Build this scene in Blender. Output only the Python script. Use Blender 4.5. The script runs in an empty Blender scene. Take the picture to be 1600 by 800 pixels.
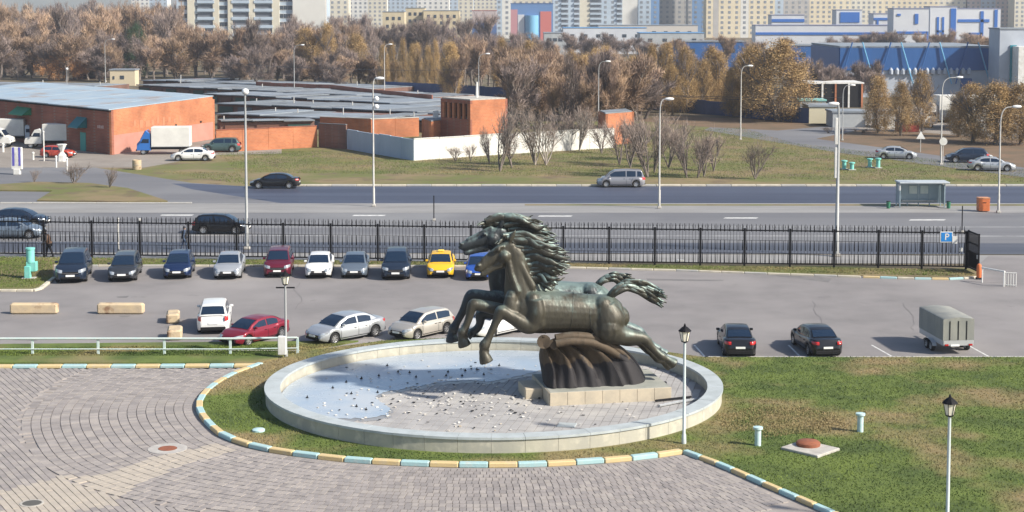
import bpy, bmesh, math, random
import numpy as np
from mathutils import Vector, Matrix, Euler

# ------------------------------------------------------------------ camera, sky, sun, exposure
scene = bpy.context.scene
COL = scene.collection
F_PX, Y_HOR, CAM_H, PITCH = 2500.0, 12.0, 17.7, math.radians(4.5)     # in pixels of the 1600 x 800 photograph, metres
Y_PP = Y_HOR + F_PX * math.tan(PITCH)
cam = bpy.data.cameras.new('camera')
cam.sensor_fit = 'HORIZONTAL'; cam.sensor_width = 36.0
cam.lens = 36.0 * F_PX / 1600.0
cam.shift_y = (Y_PP - 400.0) / 1600.0
cam.clip_start = 1.0; cam.clip_end = 12000.0
camo = bpy.data.objects.new('camera', cam); COL.objects.link(camo)
camo.location = (0, 0, CAM_H); camo.rotation_euler = (math.pi / 2 - PITCH, 0, 0)
scene.camera = camo

SUN_EL = math.radians(36.0)
SUN_AZ = math.radians(115.0)            # clockwise from +Y (away from the camera) towards +X (right)
SUN_V = Vector((math.cos(SUN_EL) * math.sin(SUN_AZ), math.cos(SUN_EL) * math.cos(SUN_AZ), math.sin(SUN_EL)))
world = bpy.data.worlds.new('World'); scene.world = world; world.use_nodes = True
wn = world.node_tree.nodes; wn.clear()
sky = wn.new('ShaderNodeTexSky'); sky.sky_type = 'NISHITA'; sky.sun_disc = False
sky.sun_elevation = SUN_EL; sky.sun_rotation = SUN_AZ
sky.air_density = 1.0; sky.dust_density = 1.5; sky.ozone_density = 1.2
wb = wn.new('ShaderNodeBackground'); wb.inputs['Strength'].default_value = 0.095
wo = wn.new('ShaderNodeOutputWorld')
world.node_tree.links.new(sky.outputs[0], wb.inputs[0]); world.node_tree.links.new(wb.outputs[0], wo.inputs[0])
sun = bpy.data.lights.new('sun', 'SUN'); sun.energy = 4.4; sun.angle = math.radians(2.5); sun.color = (1.0, 0.93, 0.82)
suno = bpy.data.objects.new('sun', sun); COL.objects.link(suno)
suno.rotation_euler = SUN_V.to_track_quat('Z', 'Y').to_euler(); suno.location = (60, -40, 80)
vs = scene.view_settings
vs.view_transform = 'Standard'; vs.look = 'None'; vs.gamma = 1.0; vs.use_curve_mapping = False
vs.exposure = 0.76
scene.cycles.max_bounces = 6; scene.cycles.diffuse_bounces = 2; scene.cycles.glossy_bounces = 3
scene.cycles.transmission_bounces = 4; scene.cycles.transparent_max_bounces = 8; scene.cycles.volume_bounces = 0

# ------------------------------------------------------------------ pixel to place
CP, SP = math.cos(PITCH), math.sin(PITCH)
def ray(px, py):
    u = (px - 800.0) / F_PX; v = (py - Y_PP) / F_PX
    return Vector((u, CP - v * SP, -SP - v * CP))
def G(px, py, z=0.0):
    d = ray(px, py); t = (z - CAM_H) / d.z
    return Vector((d.x * t, d.y * t, z))
def AT(px, py, Y):
    d = ray(px, py); t = Y / d.y
    return Vector((d.x * t, Y, CAM_H + d.z * t))
def S(py):                               # pixels per metre across the view for ground seen at this row
    return CP * (py - Y_HOR) / CAM_H
def DX(px, Y): return AT(px, 400, Y).x if False else (px - 800.0) / F_PX * Y

# ------------------------------------------------------------------ mesh builder
def R(d): return math.radians(d)
class MB:
    def __init__(s): s.v = []; s.f = []; s.m = []; s.mi = 0
    def add(s, vs, fs):
        o = len(s.v); s.v.extend([tuple(p) for p in vs]); s.f.extend([tuple(i + o for i in f) for f in fs]); s.m.extend([s.mi] * len(fs)); return s
    def box(s, c, d, rz=0.0, taper=1.0):
        hx, hy, hz = d[0] / 2, d[1] / 2, d[2] / 2; cr, sr = math.cos(rz), math.sin(rz); P = []
        for z, k in ((-hz, 1.0), (hz, taper)):
            for x, y in ((-hx, -hy), (hx, -hy), (hx, hy), (-hx, hy)):
                x2, y2 = x * k, y * k; P.append((c[0] + x2 * cr - y2 * sr, c[1] + x2 * sr + y2 * cr, c[2] + z))
        return s.add(P, [(3, 2, 1, 0), (4, 5, 6, 7), (0, 1, 5, 4), (1, 2, 6, 5), (2, 3, 7, 6), (3, 0, 4, 7)])
    def bbox(s, c, d, b, rz=0.0):        # box with chamfered edges
        hx, hy, hz = d[0] / 2, d[1] / 2, d[2] / 2; cr, sr = math.cos(rz), math.sin(rz); P = []; F = []
        lay = [(-hz, b), (-hz + b, 0), (hz - b, 0), (hz, b)]
        for z, k in lay:
            ax, ay = hx - k, hy - k; q = b
            for x, y in ((-ax + q, -ay), (ax - q, -ay), (ax, -ay + q), (ax, ay - q), (ax - q, ay), (-ax + q, ay), (-ax, ay - q), (-ax, -ay + q)):
                P.append((c[0] + x * cr - y * sr, c[1] + x * sr + y * cr, c[2] + z))
        for l in range(3):
            for i in range(8):
                j = (i + 1) % 8; F.append((l * 8 + i, l * 8 + j, l * 8 + 8 + j, l * 8 + 8 + i))
        F.append(tuple(range(7, -1, -1))); F.append(tuple(range(24, 32)))
        return s.add(P, F)
    def prism(s, poly, z0, z1):
        n = len(poly); P = [(p[0], p[1], z0) for p in poly] + [(p[0], p[1], z1) for p in poly]
        F = [(i, (i + 1) % n, n + (i + 1) % n, n + i) for i in range(n)] + [tuple(range(n - 1, -1, -1)), tuple(range(n, 2 * n))]
        return s.add(P, F)
    def tube(s, path, rad, n=6, flat=1.0, cap=True, up=None):
        path = [Vector(p) for p in path]; m = len(path)
        if not hasattr(rad, '__len__'): rad = [rad] * m
        P = []; F = []; a = None
        for i, p in enumerate(path):
            t = (path[min(i + 1, m - 1)] - path[max(i - 1, 0)])
            t = t.normalized() if t.length > 1e-9 else Vector((0, 0, 1))
            if a is None:
                ref = Vector(up) if up else (Vector((0, 0, 1)) if abs(t.z) < 0.9 else Vector((1, 0, 0)))
                a = (ref - t * ref.dot(t)).normalized()
            else: a = (a - t * a.dot(t)); a = a.normalized() if a.length > 1e-9 else t.orthogonal().normalized()
            b = t.cross(a); r = rad[i]
            for k in range(n):
                w = 2 * math.pi * k / n; P.append(p + a * (math.cos(w) * r) + b * (math.sin(w) * r * flat))
        for i in range(m - 1):
            for k in range(n):
                k2 = (k + 1) % n; F.append((i * n + k, i * n + k2, (i + 1) * n + k2, (i + 1) * n + k))
        if cap: F.append(tuple(range(n - 1, -1, -1))); F.append(tuple(range((m - 1) * n, m * n)))
        return s.add(P, F)
    def lathe(s, prof, n=16, c=(0, 0, 0), axis='z', close=True):   # prof: (radius, height)
        P = []; F = []; m = len(prof)
        for r, h in prof:
            for k in range(n):
                w = 2 * math.pi * k / n; x, y = r * math.cos(w), r * math.sin(w)
                q = (x, y, h) if axis == 'z' else ((x, h, y) if axis == 'y' else (h, x, y))
                P.append((c[0] + q[0], c[1] + q[1], c[2] + q[2]))
        for i in range(m - 1):
            for k in range(n):
                k2 = (k + 1) % n; F.append((i * n + k, i * n + k2, (i + 1) * n + k2, (i + 1) * n + k))
        if close: F.append(tuple(range(n - 1, -1, -1))); F.append(tuple(range((m - 1) * n, m * n)))
        return s.add(P, F)
    def grid(s, rows):                   # rows of points
        m, n = len(rows), len(rows[0]); P = [p for r in rows for p in r]
        return s.add(P, [(i * n + j, i * n + j + 1, (i + 1) * n + j + 1, (i + 1) * n + j) for i in range(m - 1) for j in range(n - 1)])
    def mesh(s, name, mats, smooth=None):
        me = bpy.data.meshes.new(name); me.from_pydata(s.v, [], s.f)
        for x in (mats if isinstance(mats, (list, tuple)) else [mats]): me.materials.append(x)
        if len(me.materials) > 1: me.polygons.foreach_set('material_index', s.m)
        bm = bmesh.new(); bm.from_mesh(me); bmesh.ops.recalc_face_normals(bm, faces=bm.faces); bm.to_mesh(me); bm.free()
        if smooth is not None:
            me.shade_smooth(); me.set_sharp_from_angle(angle=R(smooth))
        return me
    def build(s, name, mats, parent=None, smooth=None, loc=None, rz=None):
        return link(name, s.mesh(name, mats, smooth), parent, loc, rz)
def link(name, me, parent=None, loc=None, rz=None):
    o = bpy.data.objects.new(name, me); COL.objects.link(o)
    if parent is not None: o.parent = parent
    if loc is not None: o.location = loc
    if rz is not None: o.rotation_euler = (0, 0, rz)
    return o
def tag(o, label=None, cat=None, group=None, kind=None):
    if label: o['label'] = label
    if cat: o['category'] = cat
    if group: o['group'] = group
    if kind: o['kind'] = kind
    return o
def thing(name, label, cat, loc=(0, 0, 0), rz=0.0, group=None):
    return tag(link(name, None, None, loc, rz), label, cat, group)
def struct(name, mb, m, parent=None, smooth=None):
    o = mb.build(name, m, parent, smooth); o['kind'] = 'structure'; return o
def copy_tree(o, parent=None):
    c = o.copy(); COL.objects.link(c); c.parent = parent
    for ch in KIDS.get(o.name, ()) or o.children: copy_tree(ch, c)
    return c
KIDS = {}
def lerp(a, b, t): return a + (b - a) * t
def interp(x, pts):
    if x <= pts[0][0]: return pts[0][1]
    for (a, b), (c, d) in zip(pts, pts[1:]):
        if x <= c: return b + (d - b) * (x - a) / (c - a) if c > a else d
    return pts[-1][1]
def spline(pts, n):                     # Catmull-Rom through points
    pts = [Vector(p) for p in pts]; q = [pts[0] * 2 - pts[1]] + pts + [pts[-1] * 2 - pts[-2]]; out = []
    m = len(pts) - 1
    for i in range(n + 1):
        t = m * i / n; k = min(int(t), m - 1); t -= k; a, b, c, d = q[k:k + 4]
        out.append(0.5 * ((2 * b) + (c - a) * t + (2 * a - 5 * b + 4 * c - d) * t * t + (3 * b - a - 3 * c + d) * t ** 3))
    return out

# ------------------------------------------------------------------ materials
def mat(name, col, rough=0.8, metal=0.0, col2=None, scale=3.0, detail=4.0, lo=0.35, hi=0.65, bump=0.0, bscale=None,
        coat=0.0, emit=None, spec=None, stretch=None, col3=None, scale3=0.3, lo3=0.5, hi3=0.7, alpha=None, trans=0.0, rough2=None, col4=None, scale4=1.0, lo4=0.66, hi4=0.74):
    m = bpy.data.materials.new(name); m.use_nodes = True; nt = m.node_tree; N = nt.nodes; Lk = nt.links
    b = N['Principled BSDF']; b.inputs['Roughness'].default_value = rough; b.inputs['Metallic'].default_value = metal
    b.inputs['Base Color'].default_value = (*col, 1)
    if coat: b.inputs['Coat Weight'].default_value = coat; b.inputs['Coat Roughness'].default_value = 0.06
    if spec is not None: b.inputs['Specular IOR Level'].default_value = spec
    if trans: b.inputs['Transmission Weight'].default_value = trans
    if emit: b.inputs['Emission Color'].default_value = (*emit[0], 1); b.inputs['Emission Strength'].default_value = emit[1]
    tc = None
    def noise(sc, de=4.0, st=None):
        nonlocal tc
        if tc is None: tc = N.new('ShaderNodeNewGeometry')
        src = tc.outputs['Position']
        if st:
            mp = N.new('ShaderNodeMapping'); mp.inputs['Scale'].default_value = st; Lk.new(src, mp.inputs[0]); src = mp.outputs[0]
        nz = N.new('ShaderNodeTexNoise'); nz.inputs['Scale'].default_value = sc; nz.inputs['Detail'].default_value = de
        nz.inputs['Roughness'].default_value = 0.6; Lk.new(src, nz.inputs['Vector']); return nz.outputs['Fac']
    def ramp(src, lo_, hi_):
        r = N.new('ShaderNodeMapRange'); r.inputs['From Min'].default_value = lo_; r.inputs['From Max'].default_value = hi_
        Lk.new(src, r.inputs['Value']); return r.outputs[0]
    last = None
    if col2 is not None:
        mx = N.new('ShaderNodeMix'); mx.data_type = 'RGBA'; f = ramp(noise(scale, detail, stretch), lo, hi)
        Lk.new(f, mx.inputs[0]); mx.inputs[6].default_value = (*col, 1); mx.inputs[7].default_value = (*col2, 1); last = mx.outputs[2]
        if rough2 is not None:
            rm = N.new('ShaderNodeMapRange'); rm.inputs['To Min'].default_value = rough; rm.inputs['To Max'].default_value = rough2
            Lk.new(f, rm.inputs['Value']); Lk.new(rm.outputs[0], b.inputs['Roughness'])
    if col3 is not None:
        mx = N.new('ShaderNodeMix'); mx.data_type = 'RGBA'; Lk.new(ramp(noise(scale3, 3.0), lo3, hi3), mx.inputs[0])
        if last is None: mx.inputs[6].default_value = (*col, 1)
        else: Lk.new(last, mx.inputs[6])
        mx.inputs[7].default_value = (*col3, 1); last = mx.outputs[2]
    if col4 is not None:
        mx = N.new('ShaderNodeMix'); mx.data_type = 'RGBA'; Lk.new(ramp(noise(scale4, 5.0), lo4, hi4), mx.inputs[0])
        Lk.new(last, mx.inputs[6]); mx.inputs[7].default_value = (*col4, 1); last = mx.outputs[2]
    if last is not None: Lk.new(last, b.inputs['Base Color'])
    if bump:
        bp = N.new('ShaderNodeBump'); bp.inputs['Strength'].default_value = bump; bp.inputs['Distance'].default_value = 0.05
        Lk.new(noise(bscale or scale * 4, 3.0), bp.inputs['Height']); Lk.new(bp.outputs[0], b.inputs['Normal'])
    if alpha is not None: b.inputs['Alpha'].default_value = alpha
    return m
MATS = {}
def cm(key, *a, **k):
    if key not in MATS: MATS[key] = mat(key, *a, **k)
    return MATS[key]
def srgb(r, g, b):
    f = lambda c: (c / 255 / 12.92) if c / 255 <= 0.04045 else ((c / 255 + 0.055) / 1.055) ** 2.4
    return (f(r), f(g), f(b))
m_white = mat('white_paint', (0.72, 0.72, 0.70), 0.5, col2=(0.58, 0.57, 0.53), scale=1.5)
m_black = mat('black_metal', (0.007, 0.007, 0.009), 0.6, spec=0.15)
m_rubber = mat('tyre_rubber', (0.015, 0.015, 0.016), 0.85)
m_rim = mat('wheel_alloy', (0.55, 0.55, 0.56), 0.3, 0.8)
m_rimg = mat('wheel_alloy_dark', (0.18, 0.18, 0.19), 0.35, 0.8)
m_glass = mat('car_glass', (0.010, 0.022, 0.045), 0.05, spec=0.55)
m_trim = mat('dark_plastic', (0.012, 0.012, 0.014), 0.7, spec=0.2)
m_lamp_c = mat('headlight_glass', (0.42, 0.45, 0.48), 0.12, 0.4, coat=0.6)
m_lamp_r = mat('taillight_red', (0.45, 0.02, 0.02), 0.2, coat=0.6)
m_plate = mat('number_plate_white', (0.8, 0.8, 0.78), 0.5)
m_chrome = mat('chrome_trim', (0.65, 0.65, 0.66), 0.15, 1.0)
m_steel = mat('galvanised_steel', (0.42, 0.44, 0.45), 0.5, 0.3, col2=(0.34, 0.35, 0.36), scale=6)
m_concrete = mat('concrete', (0.46, 0.44, 0.40), 0.9, col2=(0.34, 0.32, 0.29), scale=2.5, bump=0.2)
# ================================================================== the ground
m_field = mat('field_earth', (0.13, 0.095, 0.06), 0.95, col2=(0.09, 0.08, 0.04), scale=0.08, detail=6, bump=0.3, bscale=1.5, col3=(0.15, 0.12, 0.08), scale3=0.15)
m_verge = mat('verge_grass', (0.115, 0.125, 0.03), 0.95, col2=(0.20, 0.15, 0.075), scale=0.12, detail=8, lo=0.42, hi=0.62, bump=0.5, bscale=3, col3=(0.12, 0.085, 0.05), scale3=0.35, lo3=0.52, hi3=0.7)
m_lawn = mat('lawn_grass', (0.11, 0.15, 0.025), 0.95, col2=(0.055, 0.085, 0.014), scale=0.5, detail=8, lo=0.4, hi=0.62, bump=0.6, bscale=12, col3=(0.22, 0.17, 0.08), scale3=0.13, lo3=0.49, hi3=0.62)
m_lot = mat('parking_asphalt', (0.218, 0.203, 0.200), 0.88, col2=(0.175, 0.164, 0.162), scale=0.35, detail=8, bump=0.12, bscale=25, col3=(0.255, 0.238, 0.232), scale3=0.08, lo3=0.45, hi3=0.65, col4=(0.15, 0.14, 0.14), scale4=0.55, lo4=0.63, hi4=0.76)
m_road = mat('road_asphalt', (0.165, 0.165, 0.172), 0.75, col2=(0.125, 0.125, 0.135), scale=0.25, detail=8, stretch=(0.05, 1, 1), bump=0.08, bscale=20, col3=(0.20, 0.20, 0.205), scale3=0.05)
m_road2 = mat('fresh_asphalt', (0.038, 0.045, 0.072), 0.6, col2=(0.07, 0.082, 0.12), scale=0.22, detail=6, stretch=(0.06, 1, 1), bump=0.08, bscale=20)
m_band = mat('dark_road_band', (0.055, 0.062, 0.082), 0.6, col2=(0.09, 0.095, 0.115), scale=0.2, detail=6, stretch=(0.1, 1, 1), bump=0.08, bscale=20)
m_walk = mat('footway_asphalt', (0.27, 0.265, 0.26), 0.85, col2=(0.21, 0.205, 0.20), scale=0.4, detail=6, stretch=(0.3, 1, 1), bump=0.1, bscale=15)
m_dirt = mat('yard_dirt', (0.27, 0.24, 0.21), 0.95, col2=(0.20, 0.175, 0.15), scale=0.2, detail=8, bump=0.3, bscale=3)
m_mark = mat('road_paint', (0.6, 0.6, 0.58), 0.7, col2=(0.3, 0.3, 0.29), scale=2.2, lo=0.45, hi=0.75)
m_markf = mat('worn_road_paint', (0.29, 0.29, 0.29), 0.75, col2=(0.18, 0.18, 0.185), scale=0.8, lo=0.4, hi=0.7)
m_kerbc = mat('cream_kerb_stone', (0.55, 0.50, 0.40), 0.85, col2=(0.40, 0.37, 0.31), scale=1.5)
m_blue = mat('aqua_kerb_paint', (0.33, 0.50, 0.51), 0.75, col2=(0.44, 0.48, 0.45), scale=3, lo=0.5, hi=0.8, bump=0.15)
m_yel = mat('yellow_kerb_paint', (0.56, 0.43, 0.22), 0.75, col2=(0.5, 0.43, 0.31), scale=3, lo=0.5, hi=0.8, bump=0.15)
m_grey_k = mat('worn_kerb_stone', (0.33, 0.33, 0.32), 0.85, col2=(0.42, 0.40, 0.36), scale=2)

g = MB(); g.add([(-4000, -150, 0), (4000, -150, 0), (4000, 9000, 0), (-4000, 9000, 0)], [(0, 1, 2, 3)])
struct('ground', g, m_field)
ZL = [0.004]
def sheet(name, pts, m, lev, raw=False, thick=0.0):
    z = 0.004 * lev
    P = [(p if raw else G(*p)) for p in pts]
    b = MB(); n = len(P)
    b.add([(p[0], p[1], z + thick) for p in P], [tuple(range(n))])
    if thick:
        b.add([(p[0], p[1], z + thick) for p in P] + [(p[0], p[1], 0) for p in P], [(i, (i + 1) % n, n + (i + 1) % n, n + i) for i in range(n)])
    me = b.mesh(name, m)
    bm = bmesh.new(); bm.from_mesh(me); bmesh.ops.triangulate(bm, faces=[f for f in bm.faces if len(f.verts) > 4]); bm.to_mesh(me); bm.free()
    o = link(name, me); o['kind'] = 'structure'; return o
# far field beyond the dual carriageway
sheet('far_verge', [(-900, 291), (2500, 291), (2500, 262), (1600, 258), (1370, 239), (1240, 222), (1160, 198), (1000, 190), (560, 190), (340, 236), (220, 262), (-900, 262)], m_verge, 1)
sheet('yard', [(-700, 262), (225, 262), (340, 242), (440, 240), (440, 232), (330, 205), (-700, 205)], m_dirt, 2)
sheet('side_street', [(-700, 268), (150, 262), (225, 274), (300, 286), (395, 292), (395, 326), (-700, 326)], m_road, 2)
sheet('side_street', [(1100, 203), (1110, 199), (1215, 204), (1330, 194), (1345, 203), (1275, 217), (1380, 231), (1600, 262), (1800, 284), (1800, 302), (1600, 277), (1440, 256), (1300, 237)], m_road, 4)
m_leafy = mat('leaf_strewn_bank', (0.17, 0.105, 0.06), 0.95, col2=(0.11, 0.08, 0.045), scale=0.3, detail=7, bump=.4, bscale=4)
sheet('leafy_bank', [(1275, 217), (1345, 203), (1420, 206), (1640, 222), (1640, 266), (1600, 262), (1380, 231)], m_leafy, 3)
sheet('leafy_bank', [(960, 186), (1060, 182), (1300, 190), (1330, 194), (1215, 204), (1110, 199)], m_leafy, 2)
sheet('depot_yard', [(1265, 194), (1330, 172), (1420, 166), (1700, 180), (1700, 224), (1420, 206), (1345, 203)], m_dirt, 2)
sheet('far_carriageway', [(-900, 320), (2500, 320), (2500, 291), (380, 291), (300, 287), (-900, 287)], m_road2, 4)
sheet('side_street', [(-900, 326), (370, 326), (440, 318), (300, 296), (220, 274), (100, 262), (-900, 262)], m_road, 5)
sheet('median', [(-900, 333), (2500, 333), (2500, 318), (420, 318), (-900, 318)], m_walk, 6)
sheet('median_grass', [(820, 321.5), (2500, 322.5), (2500, 319.5), (820, 319.5)], m_verge, 7)
sheet('near_carriageway', [(-900, 395), (2500, 395), (2500, 333), (-900, 333)], m_road, 4)
sheet('dark_road_strip', [(-900, 392), (2500, 400), (2500, 382), (-900, 377)], m_band, 5)  # darker strip along the near edge of the carriageway
sheet('footway', [(-900, 404), (2500, 416), (2500, 402), (-900, 392)], m_walk, 6)
sheet('grass_island', [(-400, 290), (0, 290), (60, 286), (140, 288), (200, 296), (262, 316), (200, 317), (58, 315), (82, 300), (0, 299), (-400, 299)], m_verge, 6, thick=0.12)
# lane paint, each dash its own sheet
for i, (x0, x1, y) in enumerate([(840, 892, 338), (1130, 1182, 341), (1420, 1475, 344), (550, 600, 337), (250, 300, 336.5)]):
    sheet('lane_dash', [(x0, y + 0.8), (x1, y + 0.8), (x1 + 3, y - 0.9), (x0 + 3, y - 0.9)], m_mark, 5)
sheet('lane_line', [(-900, 355.6), (2500, 355.6), (2500, 354.4), (-900, 354.4)], m_markf, 5)
sheet('lane_line', [(-900, 368), (2500, 371), (2500, 369.3), (-900, 366.3)], m_markf, 5)
sheet('lane_line', [(60, 316), (430, 318.5), (430, 319.2), (60, 316.8)], m_markf, 8)
# car park
sheet('car_park', [(-1200, 552), (2600, 562), (2600, 425), (1535, 436), (1300, 426), (800, 411), (-1200, 400)], m_lot, 7)
sheet('gate_drive', [(1500, 440), (2200, 470), (2200, 400), (1545, 400)], m_lot, 9)
for (a, b, c, d) in [(1085, 540, 1101, 558), (1232, 540, 1250, 558), (1362, 540, 1394, 558), (1512, 540, 1545, 558), (1700, 540, 1738, 558)]:
    sheet('bay_line', [(a - 1.6, b), (a + 1.6, b), (c + 1.6, d), (c - 1.6, d)], m_mark, 8)
m_patch = mat('asphalt_repair', (0.13, 0.125, 0.125), 0.9, col2=(0.18, 0.17, 0.165), scale=1.2)
for pts in [[(182, 464), (202, 463), (198, 466), (184, 466)], [(186, 494), (204, 494), (201, 496), (188, 496)], [(1215, 424), (1300, 436), (1294, 442), (1205, 431)], [(20, 528), (60, 530), (58, 533), (22, 532)], [(1010, 436), (1130, 438), (1130, 440), (1012, 439)]]:
    sheet('asphalt_patch', pts, m_patch, 8)
# cracks sealed with bitumen
m_crack = mat('crack_seal', (0.13, 0.12, 0.12), 0.8)
rc = random.Random(4)
for k in range(3):
    x, y = rc.uniform(150, 1500), rc.uniform(438, 480); pts = [(x, y)]
    for j in range(7): x += rc.uniform(-9, 9); y += rc.uniform(4, 9); pts.append((x, y))
    L_ = [G(*p) for p in pts]; ww = 0.014
    sheet('asphalt_crack', [(p.x - ww, p.y) for p in L_] + [(p.x + ww, p.y) for p in reversed(L_)], m_crack, 9, raw=True)
# grass under the railings and the fence
sheet('fence_strip_grass', [(-900, 452), (0, 455), (58, 455), (84, 436), (84, 416), (230, 416), (800, 417), (1050, 423), (1240, 430), (1490, 436), (1524, 434), (1532, 426), (1509, 421), (800, 411), (-900, 396)], m_verge, 9, thick=0.06)
sheet('railing_strip_grass', [(-900, 569), (405, 570), (470, 552), (560, 535), (-900, 549)], m_lawn, 9, thick=0.07)

# ---- kerbs made of single stones
def kerb(name, pts, ln, w, h, mats, label=None, z0=0.0, raw=False):
    P = [(Vector((p[0], p[1], 0)) if raw else G(*p)) for p in pts]
    root = link(name, None); root['kind'] = 'structure'
    segs = []; acc = 0.0
    dense = [P[0]]
    for a, b in zip(P, P[1:]):
        n = max(1, int((b - a).length / 0.25))
        for i in range(1, n + 1): dense.append(a.lerp(b, i / n))
    cum = [0.0]
    for a, b in zip(dense, dense[1:]): cum.append(cum[-1] + (b - a).length)
    n = max(1, round(cum[-1] / ln)); step = cum[-1] / n
    def at(d):
        import bisect
        i = min(max(bisect.bisect_right(cum, d) - 1, 0), len(dense) - 2)
        return dense[i].lerp(dense[i + 1], (d - cum[i]) / max(1e-6, cum[i + 1] - cum[i]))
    me = {}
    for i in range(n):
        a, b = at(i * step), at((i + 1) * step); c = (a + b) / 2; d = b - a; l = round(d.length - 0.03, 1 if l_round else 2)
        m = mats[i % len(mats)]; key = (m.name, l)
        if key not in me: me[key] = MB().bbox((0, 0, h / 2), (max(l, 0.1), w, h), min(0.03, h / 4)).mesh('kerb_stone', m)
        o = link('kerb_stone', me[key], root, (c.x, c.y, z0 + rk.uniform(-.006, .006)), math.atan2(d.y, d.x) + rk.uniform(-.008, .008))
    return root
l_round = False; rk = random.Random(2)
ARC = [(408, 572), (365, 588), (335, 605), (317, 622), (311, 636), (315, 650), (328, 666), (350, 684), (395, 700), (440, 709), (500, 717), (560, 723), (630, 727), (700, 729.5), (770, 730), (850, 728.5), (930, 724), (1000, 718), (1064, 709)]
ARC_S = spline([G(*p) for p in ARC], 90)
EDGE = [(1070, 709), (1130, 731), (1200, 762), (1302, 806), (1420, 860)]
kerb('painted_kerb', [(-400, 575), (0, 575), (250, 574.5), (404, 573.5)], 1.18, 0.42, 0.16, [m_yel, m_blue])
kerb('painted_kerb', [(p.x, p.y) for p in ARC_S], 1.12, 0.30, 0.2, [m_grey_k, m_grey_k, m_grey_k, m_blue, m_yel, m_blue, m_yel] if False else [m_blue, m_yel], raw=True)
kerb('painted_kerb', EDGE, 1.0, 0.26, 0.18, [m_blue, m_yel])
kerb('cream_kerb', [(-300, 291), (180, 284)], 3.0, 0.3, 0.15, [m_kerbc]) if False else None
kerb('cream_kerb', [(440, 291), (2000, 291)], 2.5, 0.55, 0.18, [m_kerbc, m_kerbc, m_grey_k])
kerb('cream_kerb', [(-200, 456), (0, 456), (59, 456), (85, 436)], 1.0, 0.28, 0.16, [m_kerbc])
kerb('cream_kerb', [(84, 417), (230, 417), (500, 417), (800, 418), (1050, 424), (1240, 431), (1345, 434.5)], 1.5, 0.2, 0.15, [m_kerbc, m_grey_k, m_kerbc])
kerb('painted_kerb', [(1348, 434.5), (1420, 437), (1490, 438), (1526, 435)], 1.1, 0.2, 0.16, [m_yel, m_blue, m_kerbc, m_blue])
kerb('grey_kerb', [(-300, 547), (0, 549), (300, 550), (470, 551)], 2.0, 0.15, 0.12, [m_grey_k])
kerb('grey_kerb', [(1105, 560.5), (1600, 560.5), (2000, 560.5)], 2.0, 0.15, 0.12, [m_grey_k])
kerb('grey_kerb', [(-200, 318), (300, 318)], 3.0, 0.2, 0.12, [m_grey_k])

# ---- lawns (slightly domed) with blades of grass
LAWN = [(p.x, p.y) for p in ARC_S] + [tuple(G(*p)[:2]) for p in EDGE] + [tuple(G(*p)[:2]) for p in [(1700, 960), (2200, 960), (2300, 562), (1500, 562), (1100, 562), (1000, 548), (760, 530), (600, 536), (480, 552)]]
def inside(x, y, poly):
    c = False; n = len(poly); j = n - 1
    for i in range(n):
        xi, yi = poly[i]; xj, yj = poly[j]
        if (yi > y) != (yj > y) and x < (xj - xi) * (y - yi) / (yj - yi) + xi: c = not c
        j = i
    return c
sheet('lawn', LAWN, m_lawn, 12, raw=True, thick=0.09)
LAWN_Z = 0.048 + 0.09
m_blade = mat('grass_blades', (0.12, 0.165, 0.026), 0.9, col2=(0.05, 0.085, 0.012), scale=0.22, detail=5, lo=0.4, hi=0.6, col3=(0.26, 0.20, 0.09), scale3=0.13, lo3=0.48, hi3=0.61)
def grass(name, label, poly, n, z, hgt, seed, bbox, m=None):
    rg = np.random.default_rng(seed); V = []; Fc = []
    x0, x1, y0, y1 = bbox; k = 0; pts = []
    while len(pts) < n:
        x, y = rg.uniform(x0, x1), rg.uniform(y0, y1)
        if inside(x, y, poly) and not (((x - FX) / (FRX + .1)) ** 2 + ((y - FY) / (FRY + .1)) ** 2 < 1): pts.append((x, y))
    pts = np.array(pts); a = rg.uniform(0, 2 * np.pi, n); h = hgt * rg.uniform(.5, 1.3, n); w = rg.uniform(.012, .03, n)
    ln = rg.uniform(-.06, .06, (n, 2)); V = np.zeros((n, 3, 3))
    V[:, 0, 0] = pts[:, 0] - np.cos(a) * w; V[:, 0, 1] = pts[:, 1] - np.sin(a) * w; V[:, 0, 2] = z
    V[:, 1, 0] = pts[:, 0] + np.cos(a) * w; V[:, 1, 1] = pts[:, 1] + np.sin(a) * w; V[:, 1, 2] = z
    V[:, 2, :2] = pts + ln; V[:, 2, 2] = z + h
    me = bpy.data.meshes.new(name); me.from_pydata(V.reshape(-1, 3).tolist(), [], np.arange(3 * n).reshape(-1, 3).tolist()); me.materials.append(m or m_blade)
    return tag(link(name, me), label, 'grass', kind='stuff')
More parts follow.
